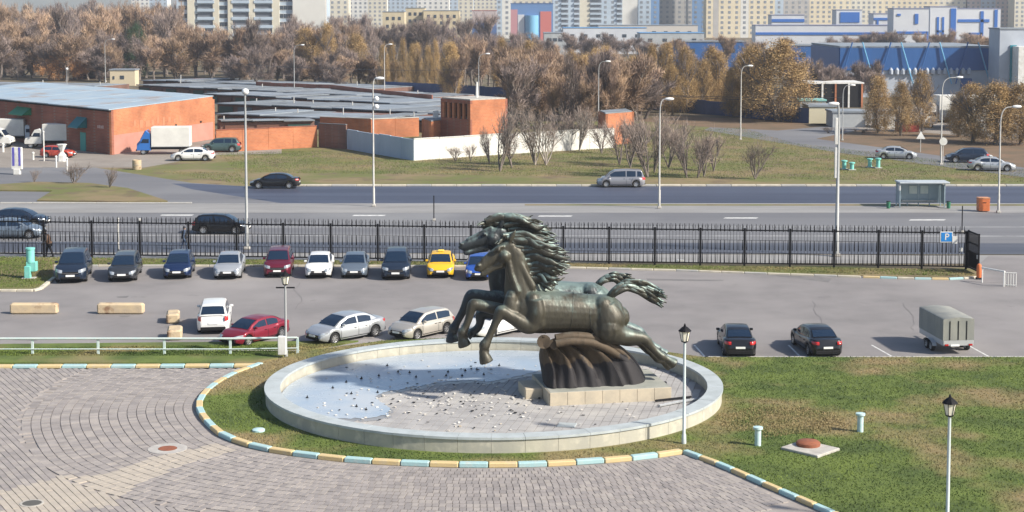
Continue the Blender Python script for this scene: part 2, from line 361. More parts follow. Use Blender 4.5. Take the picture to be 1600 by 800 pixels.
# fountain footprint (used by the grass too)
_l, _r = AT(416, 600, 1.0), None
FRONT, BACK = G(770, 684, 0.78), G(770, 527, 0.78)
FY = (FRONT.y + BACK.y) / 2; FRY = (BACK.y - FRONT.y) / 2
FX = (771.5 - 800) / F_PX * (FY * 1.0) ; FRX = 0.5 * (1127 - 416) / F_PX * (FY * CP + SP * (CAM_H - .78))
grass('lawn_grass_blades', 'short green and straw coloured grass growing over the lawn round the fountain', LAWN, 130000, LAWN_Z, 0.055, 5, (-17, 42, 54, 88))
m_straw = mat('dry_straw', (0.31, 0.24, 0.12), 0.95, col2=(0.20, 0.17, 0.07), scale=0.9, detail=6, lo=.4, hi=.6)
rw_ = random.Random(31)
for cx_, cy_, rx_, ry_, lab_ in ((1225, 664, 118, 24, 'dry straw coloured grass round the concrete slab on the lawn'),):
    PT = [tuple(G(cx_ + math.cos(a_ * .2618) * rx_ * rw_.uniform(.75, 1.1), cy_ + math.sin(a_ * .2618) * ry_ * rw_.uniform(.75, 1.1))[:2]) for a_ in range(24)]
    xs_, ys_ = [p_[0] for p_ in PT], [p_[1] for p_ in PT]
    grass('dry_grass', lab_, PT, 5500, LAWN_Z, 0.065, 40 + cx_, (min(xs_), max(xs_), min(ys_), max(ys_)), m_straw)
STRIP = [tuple(G(*p)[:2]) for p in [(-300, 572), (403, 572), (468, 552), (540, 540), (-300, 551)]]
grass('strip_grass_blades', 'short green grass in the narrow strip below the pale railing', STRIP, 22000, 0.106, 0.055, 6, (-36, -8, 80, 87))
FSTR = [tuple(G(*p)[:2]) for p in [(-60, 452), (57, 452), (82, 434), (82, 416), (800, 416), (1050, 421), (1240, 428), (1490, 434), (1524, 432), (1509, 424), (800, 413), (-60, 402)]]
grass('fence_grass_blades', 'rough grass growing along the foot of the black fence', FSTR, 26000, 0.096, 0.08, 7, (-50, 36, 98, 116))
FARV = [tuple(G(*p)[:2]) for p in [(390, 289), (330, 282), (250, 268), (1900, 289), (1590, 264), (1240, 224), (1160, 200), (960, 205), (650, 252), (500, 235), (340, 240)]]
grass('field_grass_blades', 'rough green and brown grass between the far road and the white wall', FARV, 90000, 0.004, 0.12, 8, (-45, 110, 155, 235))

# ---- block paving of the forecourt
m_joint = mat('paving_joint_sand', (0.25, 0.225, 0.21), 0.95, col2=(0.31, 0.28, 0.26), scale=0.5, lo=.42, hi=.58)
m_pave = [mat('paver_%d' % i, c, 0.85, col2=tuple(x * 0.82 for x in c), scale=1.3, bump=0.1, bscale=20) for i, c in enumerate([(0.31, 0.28, 0.265), (0.27, 0.245, 0.235), (0.35, 0.315, 0.29)])]
FORE = [tuple(G(*p)[:2]) for p in [(-350, 577), (402, 577)]] + [(p.x, p.y) for p in ARC_S] + [tuple(G(*p)[:2]) for p in EDGE] + [tuple(G(*p)[:2]) for p in [(1420, 1000), (-350, 1000)]]
sheet('forecourt', FORE, m_joint, 2, raw=True)
m_sand = mat('sandy_paver', (0.42, 0.37, 0.31), 0.9, col2=(0.35, 0.31, 0.265), scale=1.3)
# ---- pavers laid in rows that follow the kerb, straight rows further out
def pavers():
    arc = [Vector((p.x, p.y)) for p in ARC_S]
    arr = np.array([(p.x, p.y) for p in arc])
    nrm = []
    for i in range(len(arc)):
        t = (arc[min(i + 1, len(arc) - 1)] - arc[max(i - 1, 0)]).normalized(); nrm.append(Vector((t.y, -t.x)))
    c0 = Vector((FX, FY))
    nrm = [n if n.dot(p - c0) > 0 else -n for n, p in zip(nrm, arc)]
    z = [(0, 720), (250, 655), (430, 650), (620, 580), (900, 520), (1000, 540), (760, 610), (560, 690), (470, 780), (300, 800), (0, 900)]
    SAND = [tuple(G(x / 2.667, 500 + y / 2.667)[:2]) for x, y in z]
    rp = random.Random(9); items = []
    D = 7.2
    def dist(x, y): return math.sqrt(((arr - (x, y)) ** 2).sum(1).min())
    rw = 0.40
    for k in range(int(D / rw)):
        d = 0.30 + (k + 0.5) * rw
        cur = [p + n * d for p, n in zip(arc, nrm)]
        acc = rp.uniform(0, .24)
        for a, b in zip(cur, cur[1:]):
            L = (b - a).length
            if L < 1e-6: continue
            t = (b - a) / L
            while acc < L:
                p = a + t * acc; items.append((p.x, p.y, math.atan2(t.y, t.x), 0.225, rw - 0.022)); acc += 0.245
            acc -= L
    e = G(1070, 709) ; a0 = G(0, 592); a1 = G(150, 720); th = math.atan2(a1.y - a0.y, a1.x - a0.x)
    u = Vector((math.cos(th), math.sin(th))); v = Vector((-u.y, u.x)); o = Vector((a0.x, a0.y))
    for i in range(-120, 160):
        for j in range(-70, 70):
            p = o + v * (i * 0.26) + u * (j * 0.5 + (0.25 if i % 2 else 0)); items.append((p.x, p.y, th, 0.488, 0.238, 1))
    root = [o_ for o_ in bpy.data.objects if o_.name == 'forecourt'][0]
    lists = {0: MB(), 1: MB(), 2: MB(), 3: MB()}; near = []; mesh_one = {}
    for it in items:
        x, y, a, l, w = it[:5]
        if not (-26 < x < 26 and 50 < y < 86) or not inside(x, y, FORE): continue
        dd = dist(x, y)
        if len(it) > 5:
            if dd < D + .35: continue
            px = x / y * F_PX + 800
            if px > 900: continue
        elif dd < 0.2 or dd > D + .1: continue
        edge = (Vector((x, y)) - Vector((e.x, e.y)))
        k = 3 if inside(x, y, SAND) else rp.choice((0, 0, 1, 2))
        near.append((y, x, a, l, w, k))
    near.sort()
    m_all = [m_pave[0], m_pave[1], m_pave[2], m_sand]
    n_single = 0
    for y, x, a, l, w, k in near:
        zt = 0.045 + rp.uniform(-.007, .007)
        if n_single < 300 and abs(x / y * F_PX) < 790 and y > 57.5:
            key = (l, w, k)
            if key not in mesh_one: mesh_one[key] = MB().box((0, 0, 0), (l, w, 0.05), 0, 0.97).mesh('paver', m_all[k])
            link('paver', mesh_one[key], root, (x, y, zt - 0.025), a + rp.uniform(-.02, .02)); n_single += 1
        else:
            lists[k].box((x, y, zt - 0.025), (l, w, 0.05), a + rp.uniform(-.015, .015), 0.97)
    for k, b in lists.items():
        if b.v: b.build('pavers', m_all[k], root)['kind'] = 'stuff'
pavers()

# ================================================================== the fountain basin
m_cap = mat('pale_rim_stone', (0.42, 0.46, 0.47), 0.6, col2=(0.32, 0.35, 0.35), scale=1.2, lo=0.4, hi=0.75, bump=0.05)
m_bwall = mat('basin_wall_render', (0.44, 0.42, 0.34), 0.85, col2=(0.36, 0.35, 0.30), scale=0.8, stretch=(1, 1, .35), bump=0.15, col3=(0.52, 0.49, 0.40), scale3=2.0, lo3=0.5, hi3=0.7)
m_tile = mat('basin_floor_stone', (0.38, 0.37, 0.36), 0.75, col2=(0.30, 0.29, 0.285), scale=0.9, bump=0.1, col3=(0.46, 0.44, 0.41), scale3=0.35)
m_ice = mat('thin_ice', (0.32, 0.39, 0.47), 0.2, col2=(0.42, 0.46, 0.50), scale=0.35, detail=6, lo=0.4, hi=0.65, bump=0.04, bscale=2, rough2=0.4)
m_leaf = mat('fallen_leaf_litter', (0.62, 0.60, 0.56), 0.9, col2=(0.42, 0.34, 0.24), scale=2, lo=.5, hi=.7)
fou = thing('fountain_basin', 'round drained fountain basin with wide pale rim in the lawn under the horses', 'fountain', (FX, FY, 0))
NSEG = 48; RIM = 0.78; WT = 0.70; FLO = 0.22
def ell(a, k): return (math.cos(a) * (FRX - k), math.sin(a) * (FRY - k))
for i in range(NSEG):
    a0 = 2 * math.pi * i / NSEG; a1 = 2 * math.pi * (i + 1) / NSEG; g_ = 0.0006
    def ring(k0, k1, z0, z1, ga, n=3):
        b = MB(); rows = []
        for j in range(n + 1):
            a = lerp(a0 + ga, a1 - ga, j / n); p, q = ell(a, k0), ell(a, k1)
            rows.append([(p[0], p[1], z0), (p[0], p[1], z1), (q[0], q[1], z1), (q[0], q[1], z0), (p[0], p[1], z0)])
        b.grid(rows); b.add(rows[0][:4], [(0, 1, 2, 3)]); b.add(rows[-1][:4], [(3, 2, 1, 0)])
        return b
    ring(0.06, WT - 0.05, 0.0, RIM - 0.10, g_).build('wall_panel', m_bwall, fou)
    ring(0.0, WT, RIM - 0.10 + .002, RIM + (0.004 if i % 2 else 0), g_).build('rim_stone', m_cap, fou)
fl = MB(); fl.add([(*ell(2 * math.pi * i / 96, WT - 0.1), FLO) for i in range(96)], [tuple(range(96))])
floor = fl.build('basin_floor', m_joint, fou)
rt = random.Random(12); tl = MB(); th = R(-12)
for i in range(-60, 60):
    for j in range(-30, 30):
        x = i * 0.36 * math.cos(th) - j * 0.72 * math.sin(th); y = i * 0.36 * math.sin(th) + j * 0.72 * math.cos(th)
        if (x / (FRX - WT - .2)) ** 2 + (y / (FRY - WT - .2)) ** 2 < 1:
            tl.box((x, y, FLO + 0.008 + rt.uniform(-.004, .004)), (0.335, 0.70, 0.03), th + rt.uniform(-.01, .01))
tl.build('floor_tiles', m_tile, floor)['kind'] = 'stuff'
ICE = [(530, 654), (575, 653), (605, 648), (608, 638), (600, 630), (590, 626), (585, 619), (603, 612), (640, 605), (672, 600), (700, 596), (735, 594), (765, 596), (790, 592), (815, 586), (850, 577), (905, 566)]
zi = FLO + 0.045
ip = [G(x, y, zi) - Vector((FX, FY, 0)) for x, y in ICE]
ri = random.Random(3); ip2 = []
for a, b in zip(ip, ip[1:]):
    for k in range(5):
        q = a.lerp(b, k / 5); ip2.append((q.x + ri.uniform(-.09, .09), q.y + ri.uniform(-.12, .12), zi))
aS = math.atan2(ip2[-1][1] / FRY, ip2[-1][0] / FRX); aE = math.atan2(ip2[0][1] / FRY, ip2[0][0] / FRX) + 2 * math.pi
if aS < 0: aS = 0.9
ip2 += [(*ell(lerp(aS, aE, k / 40), WT + 0.02), zi) for k in range(41)]
m_wet = mat('wet_basin_stone', (0.20, 0.205, 0.21), 0.3, col2=(0.29, 0.285, 0.28), scale=1.1, lo=.35, hi=.6)
wp_ = [(x_ + ri.uniform(-.12, .12) + .1, y_ - .42 + ri.uniform(-.2, .2), zi - .012) for x_, y_, _ in ip2[:-41]] + [(*ell(lerp(aS, aE + .05, k / 40), WT + 0.02), zi - .012) for k in range(41)]
wb2_ = MB(); wb2_.add(wp_, [tuple(range(len(wp_)))]); wme = wb2_.mesh('wet_margin', m_wet); bm = bmesh.new(); bm.from_mesh(wme); bmesh.ops.triangulate(bm, faces=bm.faces); bm.to_mesh(wme); bm.free(); link('wet_margin', wme, fou)
ib = MB(); ib.add(ip2, [tuple(range(len(ip2)))])
ime = ib.mesh('ice_sheet', m_ice); bm = bmesh.new(); bm.from_mesh(ime); bmesh.ops.triangulate(bm, faces=bm.faces); bm.to_mesh(ime); bm.free()
tag(link('ice_sheet', ime, None, (FX, FY, 0)), 'thin pale blue ice sheet spread over the back half of the fountain basin', 'ice')
# litter of leaves and scraps on the ice and the floor
lt = MB(); dk = MB()
for k in range(330):
    x, y = rt.gauss(-1.5, 3.6), rt.gauss(-1.0, 3.4)
    if (x / (FRX - WT - .4)) ** 2 + (y / (FRY - WT - .4)) ** 2 > 1: continue
    (lt if rt.random() < .8 else dk).box((x, y, zi + 0.012 + rt.uniform(0, .03)), (rt.uniform(.05, .14), rt.uniform(.05, .11), rt.uniform(.012, .03)), rt.uniform(0, 3))
tag(lt.build('leaf_litter', m_leaf, None, loc=(FX, FY, 0)), 'pale fallen leaves and scraps scattered over the basin floor', 'litter', kind='stuff')
tag(dk.build('dark_litter', m_trim, None, loc=(FX, FY, 0)), 'dark scraps scattered over the basin floor and ice', 'litter', kind='stuff')
# fountain nozzles standing in the ice
nz = MB().tube([(0, 0, 0), (0, 0, .08), (.01, 0, .13)], [.03, .025, .016], 6).tube([(-.06, 0, .04), (.06, 0, .04)], .022, 5).mesh('nozzle', m_trim)
for k, (px, py) in enumerate([(520, 607), (541, 598), (565, 592), (592, 588), (640, 583), (700, 582), (727, 580), (745, 578), (780, 572), (697, 588), (722, 588), (756, 586), (557, 636), (572, 641), (549, 616), (590, 614), (650, 590), (622, 582), (480, 622), (605, 572)]):
    p = G(px, py, zi); o = link('water_nozzle', nz, None, (p.x, p.y, zi - 0.005)); tag(o, 'short dark fountain nozzle sticking out of the ice in the basin', 'nozzle', 'fountain nozzles in the ice')
# pale slabs and a pipe lying on the basin floor
for k, (px, py, lab) in enumerate([(886, 664, 'pale square cover plate on the basin floor beside the front rim')]):
    p = G(px, py, zi); b = MB().bbox((0, 0, .02), (.75, .62, .05), .01, R(-12)); tag(b.build('cover_plate', m_cap, None, loc=(p.x, p.y, FLO + .022)), lab, 'plate')
a, b_ = G(1030, 634, FLO + .1), G(1088, 624, FLO + .1)
tag(MB().tube([a, a.lerp(b_, .5) + Vector((0, .1, 0)), b_], .06, 6).build('fallen_pipe', m_steel), 'thin grey pipe lying on the basin floor right of the plinth', 'pipe')
a, b_ = G(1024, 626, FLO + .1), G(1080, 620, FLO + .1)
tag(MB().tube([a, b_], .05, 6).build('fallen_pipe', m_trim), 'thin dark pipe lying just behind the grey pipe on the basin floor', 'pipe')
p = G(1032, 598, FLO + .1); tag(MB().bbox((0, 0, .05), (.55, .4, .12), .02, R(-12)).build('drain_box', m_trim, None, loc=(p.x, p.y, FLO + .02)), 'small dark drain box on the basin floor behind the plinth', 'drain')

# ================================================================== the horses
def bronze(name, brown, green, amount, dark=(0.025, 0.024, 0.022)):
    m = bpy.data.materials.new(name); m.use_nodes = True; nt = m.node_tree; N = nt.nodes; L = nt.links; b = N['Principled BSDF']
    geo = N.new('ShaderNodeNewGeometry')
    sep = N.new('ShaderNodeSeparateXYZ'); L.new(geo.outputs['Normal'], sep.inputs[0])
    n1 = N.new('ShaderNodeTexNoise'); n1.inputs['Scale'].default_value = 1.6; n1.inputs['Detail'].default_value = 8; n1.inputs['Roughness'].default_value = 0.65
    mp = N.new('ShaderNodeMapping'); mp.inputs['Scale'].default_value = (1, 1, .45); L.new(geo.outputs['Position'], mp.inputs[0]); L.new(mp.outputs[0], n1.inputs['Vector'])
    ad = N.new('ShaderNodeMath'); ad.operation = 'MULTIPLY_ADD'; L.new(sep.outputs['Z'], ad.inputs[0]); ad.inputs[1].default_value = 0.32; L.new(n1.outputs['Fac'], ad.inputs[2])
    mr = N.new('ShaderNodeMapRange'); mr.inputs['From Min'].default_value = 0.66 - amount; mr.inputs['From Max'].default_value = 0.84 - amount * .6; L.new(ad.outputs[0], mr.inputs['Value'])
    n2 = N.new('ShaderNodeTexNoise'); n2.inputs['Scale'].default_value = 4.5; n2.inputs['Detail'].default_value = 6; L.new(mp.outputs[0], n2.inputs['Vector'])
    mr2 = N.new('ShaderNodeMapRange'); mr2.inputs['From Min'].default_value = 0.52; mr2.inputs['From Max'].default_value = 0.72; L.new(n2.outputs['Fac'], mr2.inputs['Value'])
    m0 = N.new('ShaderNodeMix'); m0.data_type = 'RGBA'; L.new(mr2.outputs[0], m0.inputs[0]); m0.inputs[6].default_value = (*brown, 1); m0.inputs[7].default_value = (*[c * .62 for c in brown], 1)
    m1 = N.new('ShaderNodeMix'); m1.data_type = 'RGBA'; L.new(mr.outputs[0], m1.inputs[0]); L.new(m0.outputs[2], m1.inputs[6]); m1.inputs[7].default_value = (*green, 1)
    L.new(m1.outputs[2], b.inputs['Base Color']); b.inputs['Metallic'].default_value = 0.35; b.inputs['Roughness'].default_value = 0.48
    bp = N.new('ShaderNodeBump'); bp.inputs['Strength'].default_value = .6; bp.inputs['Distance'].default_value = .04; L.new(n2.outputs['Fac'], bp.inputs['Height']); L.new(bp.outputs[0], b.inputs['Normal'])
    return m
m_brz = bronze('bronze_olive', (0.055, 0.050, 0.036), (0.125, 0.155, 0.135), 0.06)
m_brzf = bronze('bronze_blue_green', (0.030, 0.036, 0.040), (0.17, 0.23, 0.22), 0.04)
m_mane = bronze('bronze_mane', (0.05, 0.048, 0.038), (0.20, 0.27, 0.25), 0.10)
PL_F = G(859, 635, FLO); HK = math.tan(R(11)); HX0 = DX(859, PL_F.y)
def HP(px, py, dY):                     # point of the photograph on the sculpture's plane, dY metres behind the plinth front
    d = ray(px, py); Yc = PL_F.y + dY; t = (Yc - HK * HX0) / (d.y - HK * d.x)
    return Vector((d.x * t, d.y * t, CAM_H + d.z * t))
HS = F_PX / (PL_F.y + 2.0)
def ball(b, c, r, n=10):
    P = [(math.sin(math.pi * i / n) * r, -math.cos(math.pi * i / n) * r) for i in range(n + 1)]
    P[0] = (r * .02, -r); P[-1] = (r * .02, r); b.lathe(P, 12, c)
def limb(b, nodes, dY, flat=1.0, n=22, seg=6):
    # nodes (px, py, radius px [, extra depth])
    P = [HP(q[0], q[1], dY + (q[3] if len(q) > 3 else 0)) for q in nodes]; Rr = [q[2] / HS for q in nodes]
    m = (len(P) - 1) * seg; path = spline(P, m); rad = [max(.03, v.x) for v in spline([Vector((r, 0, 0)) for r in Rr], m)]
    b.tube(path, rad, n, flat, up=(0, 0, 1))
    for p, r in ((path[0], rad[0]), (path[-1], rad[-1])): ball(b, p, r * min(1, flat), 8)
def leg(b, nodes, dY):                  # a limb that ends in a flared, flat soled hoof
    limb(b, nodes[:-1], dY); a, e = nodes[-2], nodes[-1]; P = HP(a[0], a[1], dY + a[3]); Q = HP(e[0], e[1], dY + e[3]); d = (Q - P).normalized(); r = e[2] / HS
    b.tube([P, P.lerp(Q, .45), Q, Q + d * r * .75], [r * .62, r * .74, r * .98, r * 1.12], 16)
    t = Vector((.8, 0, .25)).normalized(); b.tube([P + t * r * .3, P + t * r * 1.0 + d * r * .5], [r * .5, r * .12], 8)    # fetlock tuft
def remeshed(name, b, m, parent, vox=0.042, it=3):
    me = b.mesh(name + '_raw', m); o = bpy.data.objects.new(name + '_tmp', me); COL.objects.link(o)
    r = o.modifiers.new('r', 'REMESH'); r.mode = 'VOXEL'; r.voxel_size = vox; r.use_smooth_shade = True
    s = o.modifiers.new('s', 'SMOOTH'); s.iterations = it; s.factor = 0.5
    dg = bpy.context.evaluated_depsgraph_get(); me2 = bpy.data.meshes.new_from_object(o.evaluated_get(dg)); bpy.data.objects.remove(o)
    me2.name = name; me2.materials.clear(); me2.materials.append(m)
    for p in me2.polygons: p.use_smooth = True
    return link(name, me2, parent)
sculpt = thing('horse_sculpture', 'monumental bronze sculpture of two leaping horses on a wave in the fountain', 'sculpture', (0, 0, 0))

def horse(dY, near):
    b = MB()
    if near:
        limb(b, [(808, 480, 27), (832, 485, 35), (862, 487, 34), (892, 488, 32), (920, 490, 31), (946, 491, 31), (964, 496, 24)], dY, 0.86)
        limb(b, [(818, 474, 31), (812, 448, 25), (809, 425, 20), (806, 402, 17.5), (800, 388, 14)], dY, 0.66)
        limb(b, [(834, 452, 13), (850, 460, 15), (870, 466, 14)], dY, 0.6)         # withers
        limb(b, [(799, 384, 12), (788, 391, 12), (774, 401, 9.6), (761, 410, 7.6), (750, 417, 7.4), (745, 420, 6.4)], dY, 0.72)
        [ball(b, HP(788, 401, dY + s_ * .13), 10.5 / HS, 14) for s_ in (-1, 1)]
        limb(b, [(784, 412, 8), (770, 419, 5.2), (758, 427, 4.4), (753, 429, 4)], dY, 0.8)
        limb(b, [(783, 385, 5), (768, 396, 4.5), (754, 407, 4)], dY, 0.8)          # nose ridge
        for s in (-1, 1):
            ball(b, HP(779, 391, dY + s * .30), 3.0 / HS, 8); limb(b, [(786, 385, 2.6, s * .24), (778, 388, 3, s * .28), (771, 394, 2, s * .24)], dY, .7)
            ball(b, HP(748, 415, dY + s * .15), 2.6 / HS, 6)
            limb(b, [(797, 376, 4.5, s * .18), (801, 368, 4.2, s * .2), (806, 359, 1.2, s * .22)], dY, 0.5)
        limb(b, [(800, 462, 12, -.3), (800, 482, 15, -.32), (812, 500, 12, -.3)], dY, .8); limb(b, [(803, 396, 6, -.18), (818, 424, 7, -.26), (832, 450, 7, -.36)], dY, .7)
        limb(b, [(930, 506, 9, -.62), (938, 520, 10, -.6), (952, 530, 8, -.5)], dY, .6); limb(b, [(794, 408, 4, -.24), (798, 430, 5, -.32), (808, 458, 6, -.46)], dY, .6)
        # shoulder and haunch masses
        limb(b, [(832, 468, 18, -.45), (833, 490, 21, -.5), (826, 508, 15, -.5)], dY, 0.7)
        limb(b, [(832, 468, 18, .45), (833, 490, 21, .5), (826, 506, 14, .5)], dY, 0.7)
        for s in (-1, 1): limb(b, [(942, 478, 20, s * .38), (950, 500, 27, s * .42), (952, 518, 19, s * .42)], dY, 0.8)
        # fore legs
        leg(b, [(838, 500, 18, -.45), (824, 508, 14, -.55), (803, 497, 11, -.55), (787, 488, 10, -.55), (782, 488, 9.6, -.55), (774, 505, 6.4, -.55), (764, 527, 6, -.55), (757, 540, 8.6, -.55), (754, 547, 5.4, -.55), (758, 559, 10, -.55)], dY)
        leg(b, [(838, 496, 16, .4), (812, 494, 13, .5), (776, 483, 10.5, .5), (744, 476, 9, .5), (738, 478, 8.5, .5), (733, 496, 6.3, .5), (727, 512, 6, .5), (723, 520, 8.2, .5), (721, 526, 5.4, .5), (724, 534, 9.6, .5)], dY)
        # hind legs stretched backwards
        for s, dx, dy in ((-.45, 0, 0), (.45, -6, 3)):
            leg(b, [(950, 512, 24, s), (966, 522, 17.5, s), (984 + dx * .6, 526 + dy, 12.5, s), (1002 + dx, 528 + dy, 9.5, s), (1009 + dx, 532 + dy, 8.6, s), (1018 + dx, 542 + dy, 6.4, s), (1028 + dx, 552 + dy, 6.2, s), (1034 + dx, 557 + dy, 7.4, s), (1040 + dx, 560 + dy, 5.8, s), (1049 + dx, 566 + dy, 8.4, s)], dY)
            limb(b, [(1000 + dx, 521 + dy, 4, s), (1014 + dx, 531 + dy, 5, s)], dY)
        o = remeshed('horse_body', b, m_brz, sculpt)
    else:
        limb(b, [(790, 462, 27), (812, 466, 35), (842, 468, 34), (872, 469, 32), (900, 470, 31), (926, 471, 31), (944, 476, 24)], dY, 0.86)
        limb(b, [(796, 455, 32), (788, 428, 27), (785, 404, 22), (786, 382, 18), (786, 368, 14)], dY, 0.66)
        limb(b, [(785, 363, 12.5), (771, 369, 13), (754, 375, 10.5), (738, 380, 8.2), (726, 384, 7.6), (720, 386, 6)], dY, 0.72)
        [ball(b, HP(770, 374, dY + s_ * .13), 10.5 / HS, 14) for s_ in (-1, 1)]
        limb(b, [(760, 386, 8), (745, 391, 5), (731, 395, 4.2), (726, 395, 3.6)], dY, 0.8)
        limb(b, [(768, 357, 5), (750, 366, 4.5), (730, 376, 4)], dY, 0.8)
        for s in (-1, 1):
            ball(b, HP(757, 366, dY + s * .27), 3.2 / HS, 6); ball(b, HP(720, 381, dY + s * .15), 2.6 / HS, 6)
            limb(b, [(782, 354, 4.5, s * .18), (785, 346, 4.2, s * .2), (789, 338, 1.2, s * .22)], dY, 0.5)
        for s in (-1, 1):
            limb(b, [(812, 448, 18, s * .45), (812, 470, 21, s * .5), (806, 488, 15, s * .5)], dY, 0.7)
            limb(b, [(922, 458, 20, s * .38), (930, 480, 27, s * .42), (934, 498, 19, s * .42)], dY, 0.8)
        leg(b, [(812, 476, 17, -.5), (790, 470, 13, -.5), (764, 465, 11, -.5), (742, 461, 9.6, -.5), (734, 464, 9, -.5), (724, 485, 6.6, -.5), (713, 505, 6.2, -.5), (709, 513, 8.2, -.5), (705, 519, 5.4, -.5), (706, 527, 9.6, -.5)], dY)
        leg(b, [(812, 484, 17, .5), (790, 487, 13, .5), (772, 489, 11, .5), (756, 489, 9.4, .5), (751, 492, 9, .5), (750, 505, 6.6, .5), (745, 514, 6.6, .5), (738, 518, 6, .5), (734, 521, 8, .5)], dY)
        for s, dx, dy in ((-.45, -6, -4), (.45, -20, -2)):
            leg(b, [(936, 494, 22, s), (956 + dx * .3, 506, 16, s), (980 + dx * .6, 516 + dy, 12, s), (998 + dx, 520 + dy, 9.5, s), (1006 + dx, 524 + dy, 8.6, s), (1016 + dx, 534 + dy, 6.4, s), (1026 + dx, 544 + dy, 6.2, s), (1033 + dx, 549 + dy, 7.4, s), (1042 + dx, 555 + dy, 7.4, s)], dY)
        o = remeshed('horse_body', b, m_brzf, sculpt)
    return o
D_N, D_F = 1.55, 3.7
horse(D_N, True); horse(D_F, False)
sm = MB()
for (x0, y0, r0, sl) in ((852, 486.5, 34.6, 0), (893, 488, 32.4, 3), (921, 490, 31.4, -3)):
    c0 = HP(x0, y0, D_N); rr0 = r0 / HS + .012; loop = []
    for k in range(25):
        w = 2 * math.pi * k / 24; loop.append(c0 + Vector((sl / HS * math.cos(w), math.sin(w) * rr0 * .86, math.cos(w) * rr0)))
    sm.tube(loop, .013, 5)
sm.build('weld_seam', m_mane, sculpt, smooth=60)
rh = random.Random(21)
def lock(b, nodes, dY, n=7, amp=2.0, seg=18):
    P = [HP(q[0], q[1], dY + q[3]) for q in nodes]; path = spline(P, seg); ph = rh.uniform(0, 6.3); fr = rh.uniform(1.6, 2.6)
    Rr = [interp(i / seg, [(k / (len(nodes) - 1), q[2]) for k, q in enumerate(nodes)]) / HS for i in range(seg + 1)]
    for i in range(1, seg + 1):
        t = i / seg; path[i] = path[i] + Vector((0, .5 * math.cos(ph + t * fr * 6.28), math.sin(ph + t * fr * 6.28))) * (amp / HS) * t
    b.tube(path, Rr, n, 0.62, up=(0, 0, 1))
def mane(dY, roots, tips, count, m, extra=1.0):
    b = MB()
    for i in range(count):
        t = (i + .5) / count + rh.uniform(-.04, .04); t = min(max(t, 0), 1)
        r = (interp(t, [(q[0], q[1]) for q in roots]), interp(t, [(q[0], q[2]) for q in roots]))
        e = (interp(t, [(q[0], q[1]) for q in tips]), interp(t, [(q[0], q[2]) for q in tips])); k = rh.uniform(.80, 1.20)
        e = (r[0] + (e[0] - r[0]) * k, r[1] + (e[1] - r[1]) * k + rh.uniform(-4, 4)); z0 = rh.uniform(-.18, .18); z1 = rh.uniform(-.75, .75)
        mid = (lerp(r[0], e[0], .35), lerp(r[1], e[1], .35) - rh.uniform(2, 6) * extra); m2 = (lerp(r[0], e[0], .7), lerp(r[1], e[1], .7) + rh.uniform(-1, 3.5))
        w = rh.uniform(3.0, 6.4)
        lock(b, [(r[0] - 4, r[1], w * .8, z0), (*mid, w, lerp(z0, z1, .4)), (*m2, w * .78, lerp(z0, z1, .8)), (*e, .5, z1)], dY)
    return b.build('mane', m, sculpt, smooth=60)
mane(D_N, [(0, 790, 368), (.2, 803, 376), (.5, 818, 402), (.8, 830, 430), (1, 842, 449)], [(0, 862, 374), (.2, 872, 388), (.45, 884, 408), (.7, 882, 424), (.9, 866, 444), (1, 862, 456)], 84, m_mane)
mane(D_F, [(0, 762, 346), (.2, 782, 342), (.5, 800, 362), (.8, 806, 386), (1, 812, 410)], [(0, 812, 338), (.2, 838, 346), (.45, 862, 366), (.7, 856, 384), (1, 862, 400)], 80, m_mane)
# forelocks
fb = MB()
for i in range(7): lock(fb, [(792 + rh.uniform(-2, 4), 370, 4, rh.uniform(-.15, .15)), (786, 372 + rh.uniform(-3, 2), 4, 0), (778 + rh.uniform(-5, 3), 382, .6, rh.uniform(-.2, .2))], D_N, 6, 1.2, 10)
fb.build('forelock', m_mane, sculpt, smooth=60)
fb = MB()
for i in range(9): lock(fb, [(776 + rh.uniform(-3, 6), 350, 5, rh.uniform(-.15, .15)), (766, 347 + rh.uniform(-6, 2), 5, 0), (752 + rh.uniform(-8, 6), 356 + rh.uniform(-6, 4), .6, rh.uniform(-.3, .3))], D_F, 6, 1.5, 10)
fb.build('forelock', m_mane, sculpt, smooth=60)
def tail(dY, root, mids, end, spread, count, m):
    b = MB()
    for i in range(count):
        s = (i / (count - 1) - .5) * 2; w = rh.uniform(2.8, 4.8)
        nd = [(root[0], root[1], w * 1.2, rh.uniform(-.1, .1))] + [(q[0] + rh.uniform(-2, 2), q[1] + s * spread * (k + 1) / 4 * .6, w * (1 - .1 * k), rh.uniform(-.25, .25)) for k, q in enumerate(mids)] + [(end[0] - abs(s) * 9 - rh.uniform(0, 8), end[1] + s * spread * .62, .5, rh.uniform(-.5, .5))]
        lock(b, nd, dY, 7, 1.6, 22)
    return b.build('tail', m, sculpt, smooth=60)
tail(D_N, (948, 468), [(962, 455), (980, 446), (1002, 450), (1022, 460)], (1046, 467), 22, 46, m_mane)
tail(D_F, (928, 452), [(942, 438), (958, 433), (972, 437)], (996, 440), 17, 34, m_mane)

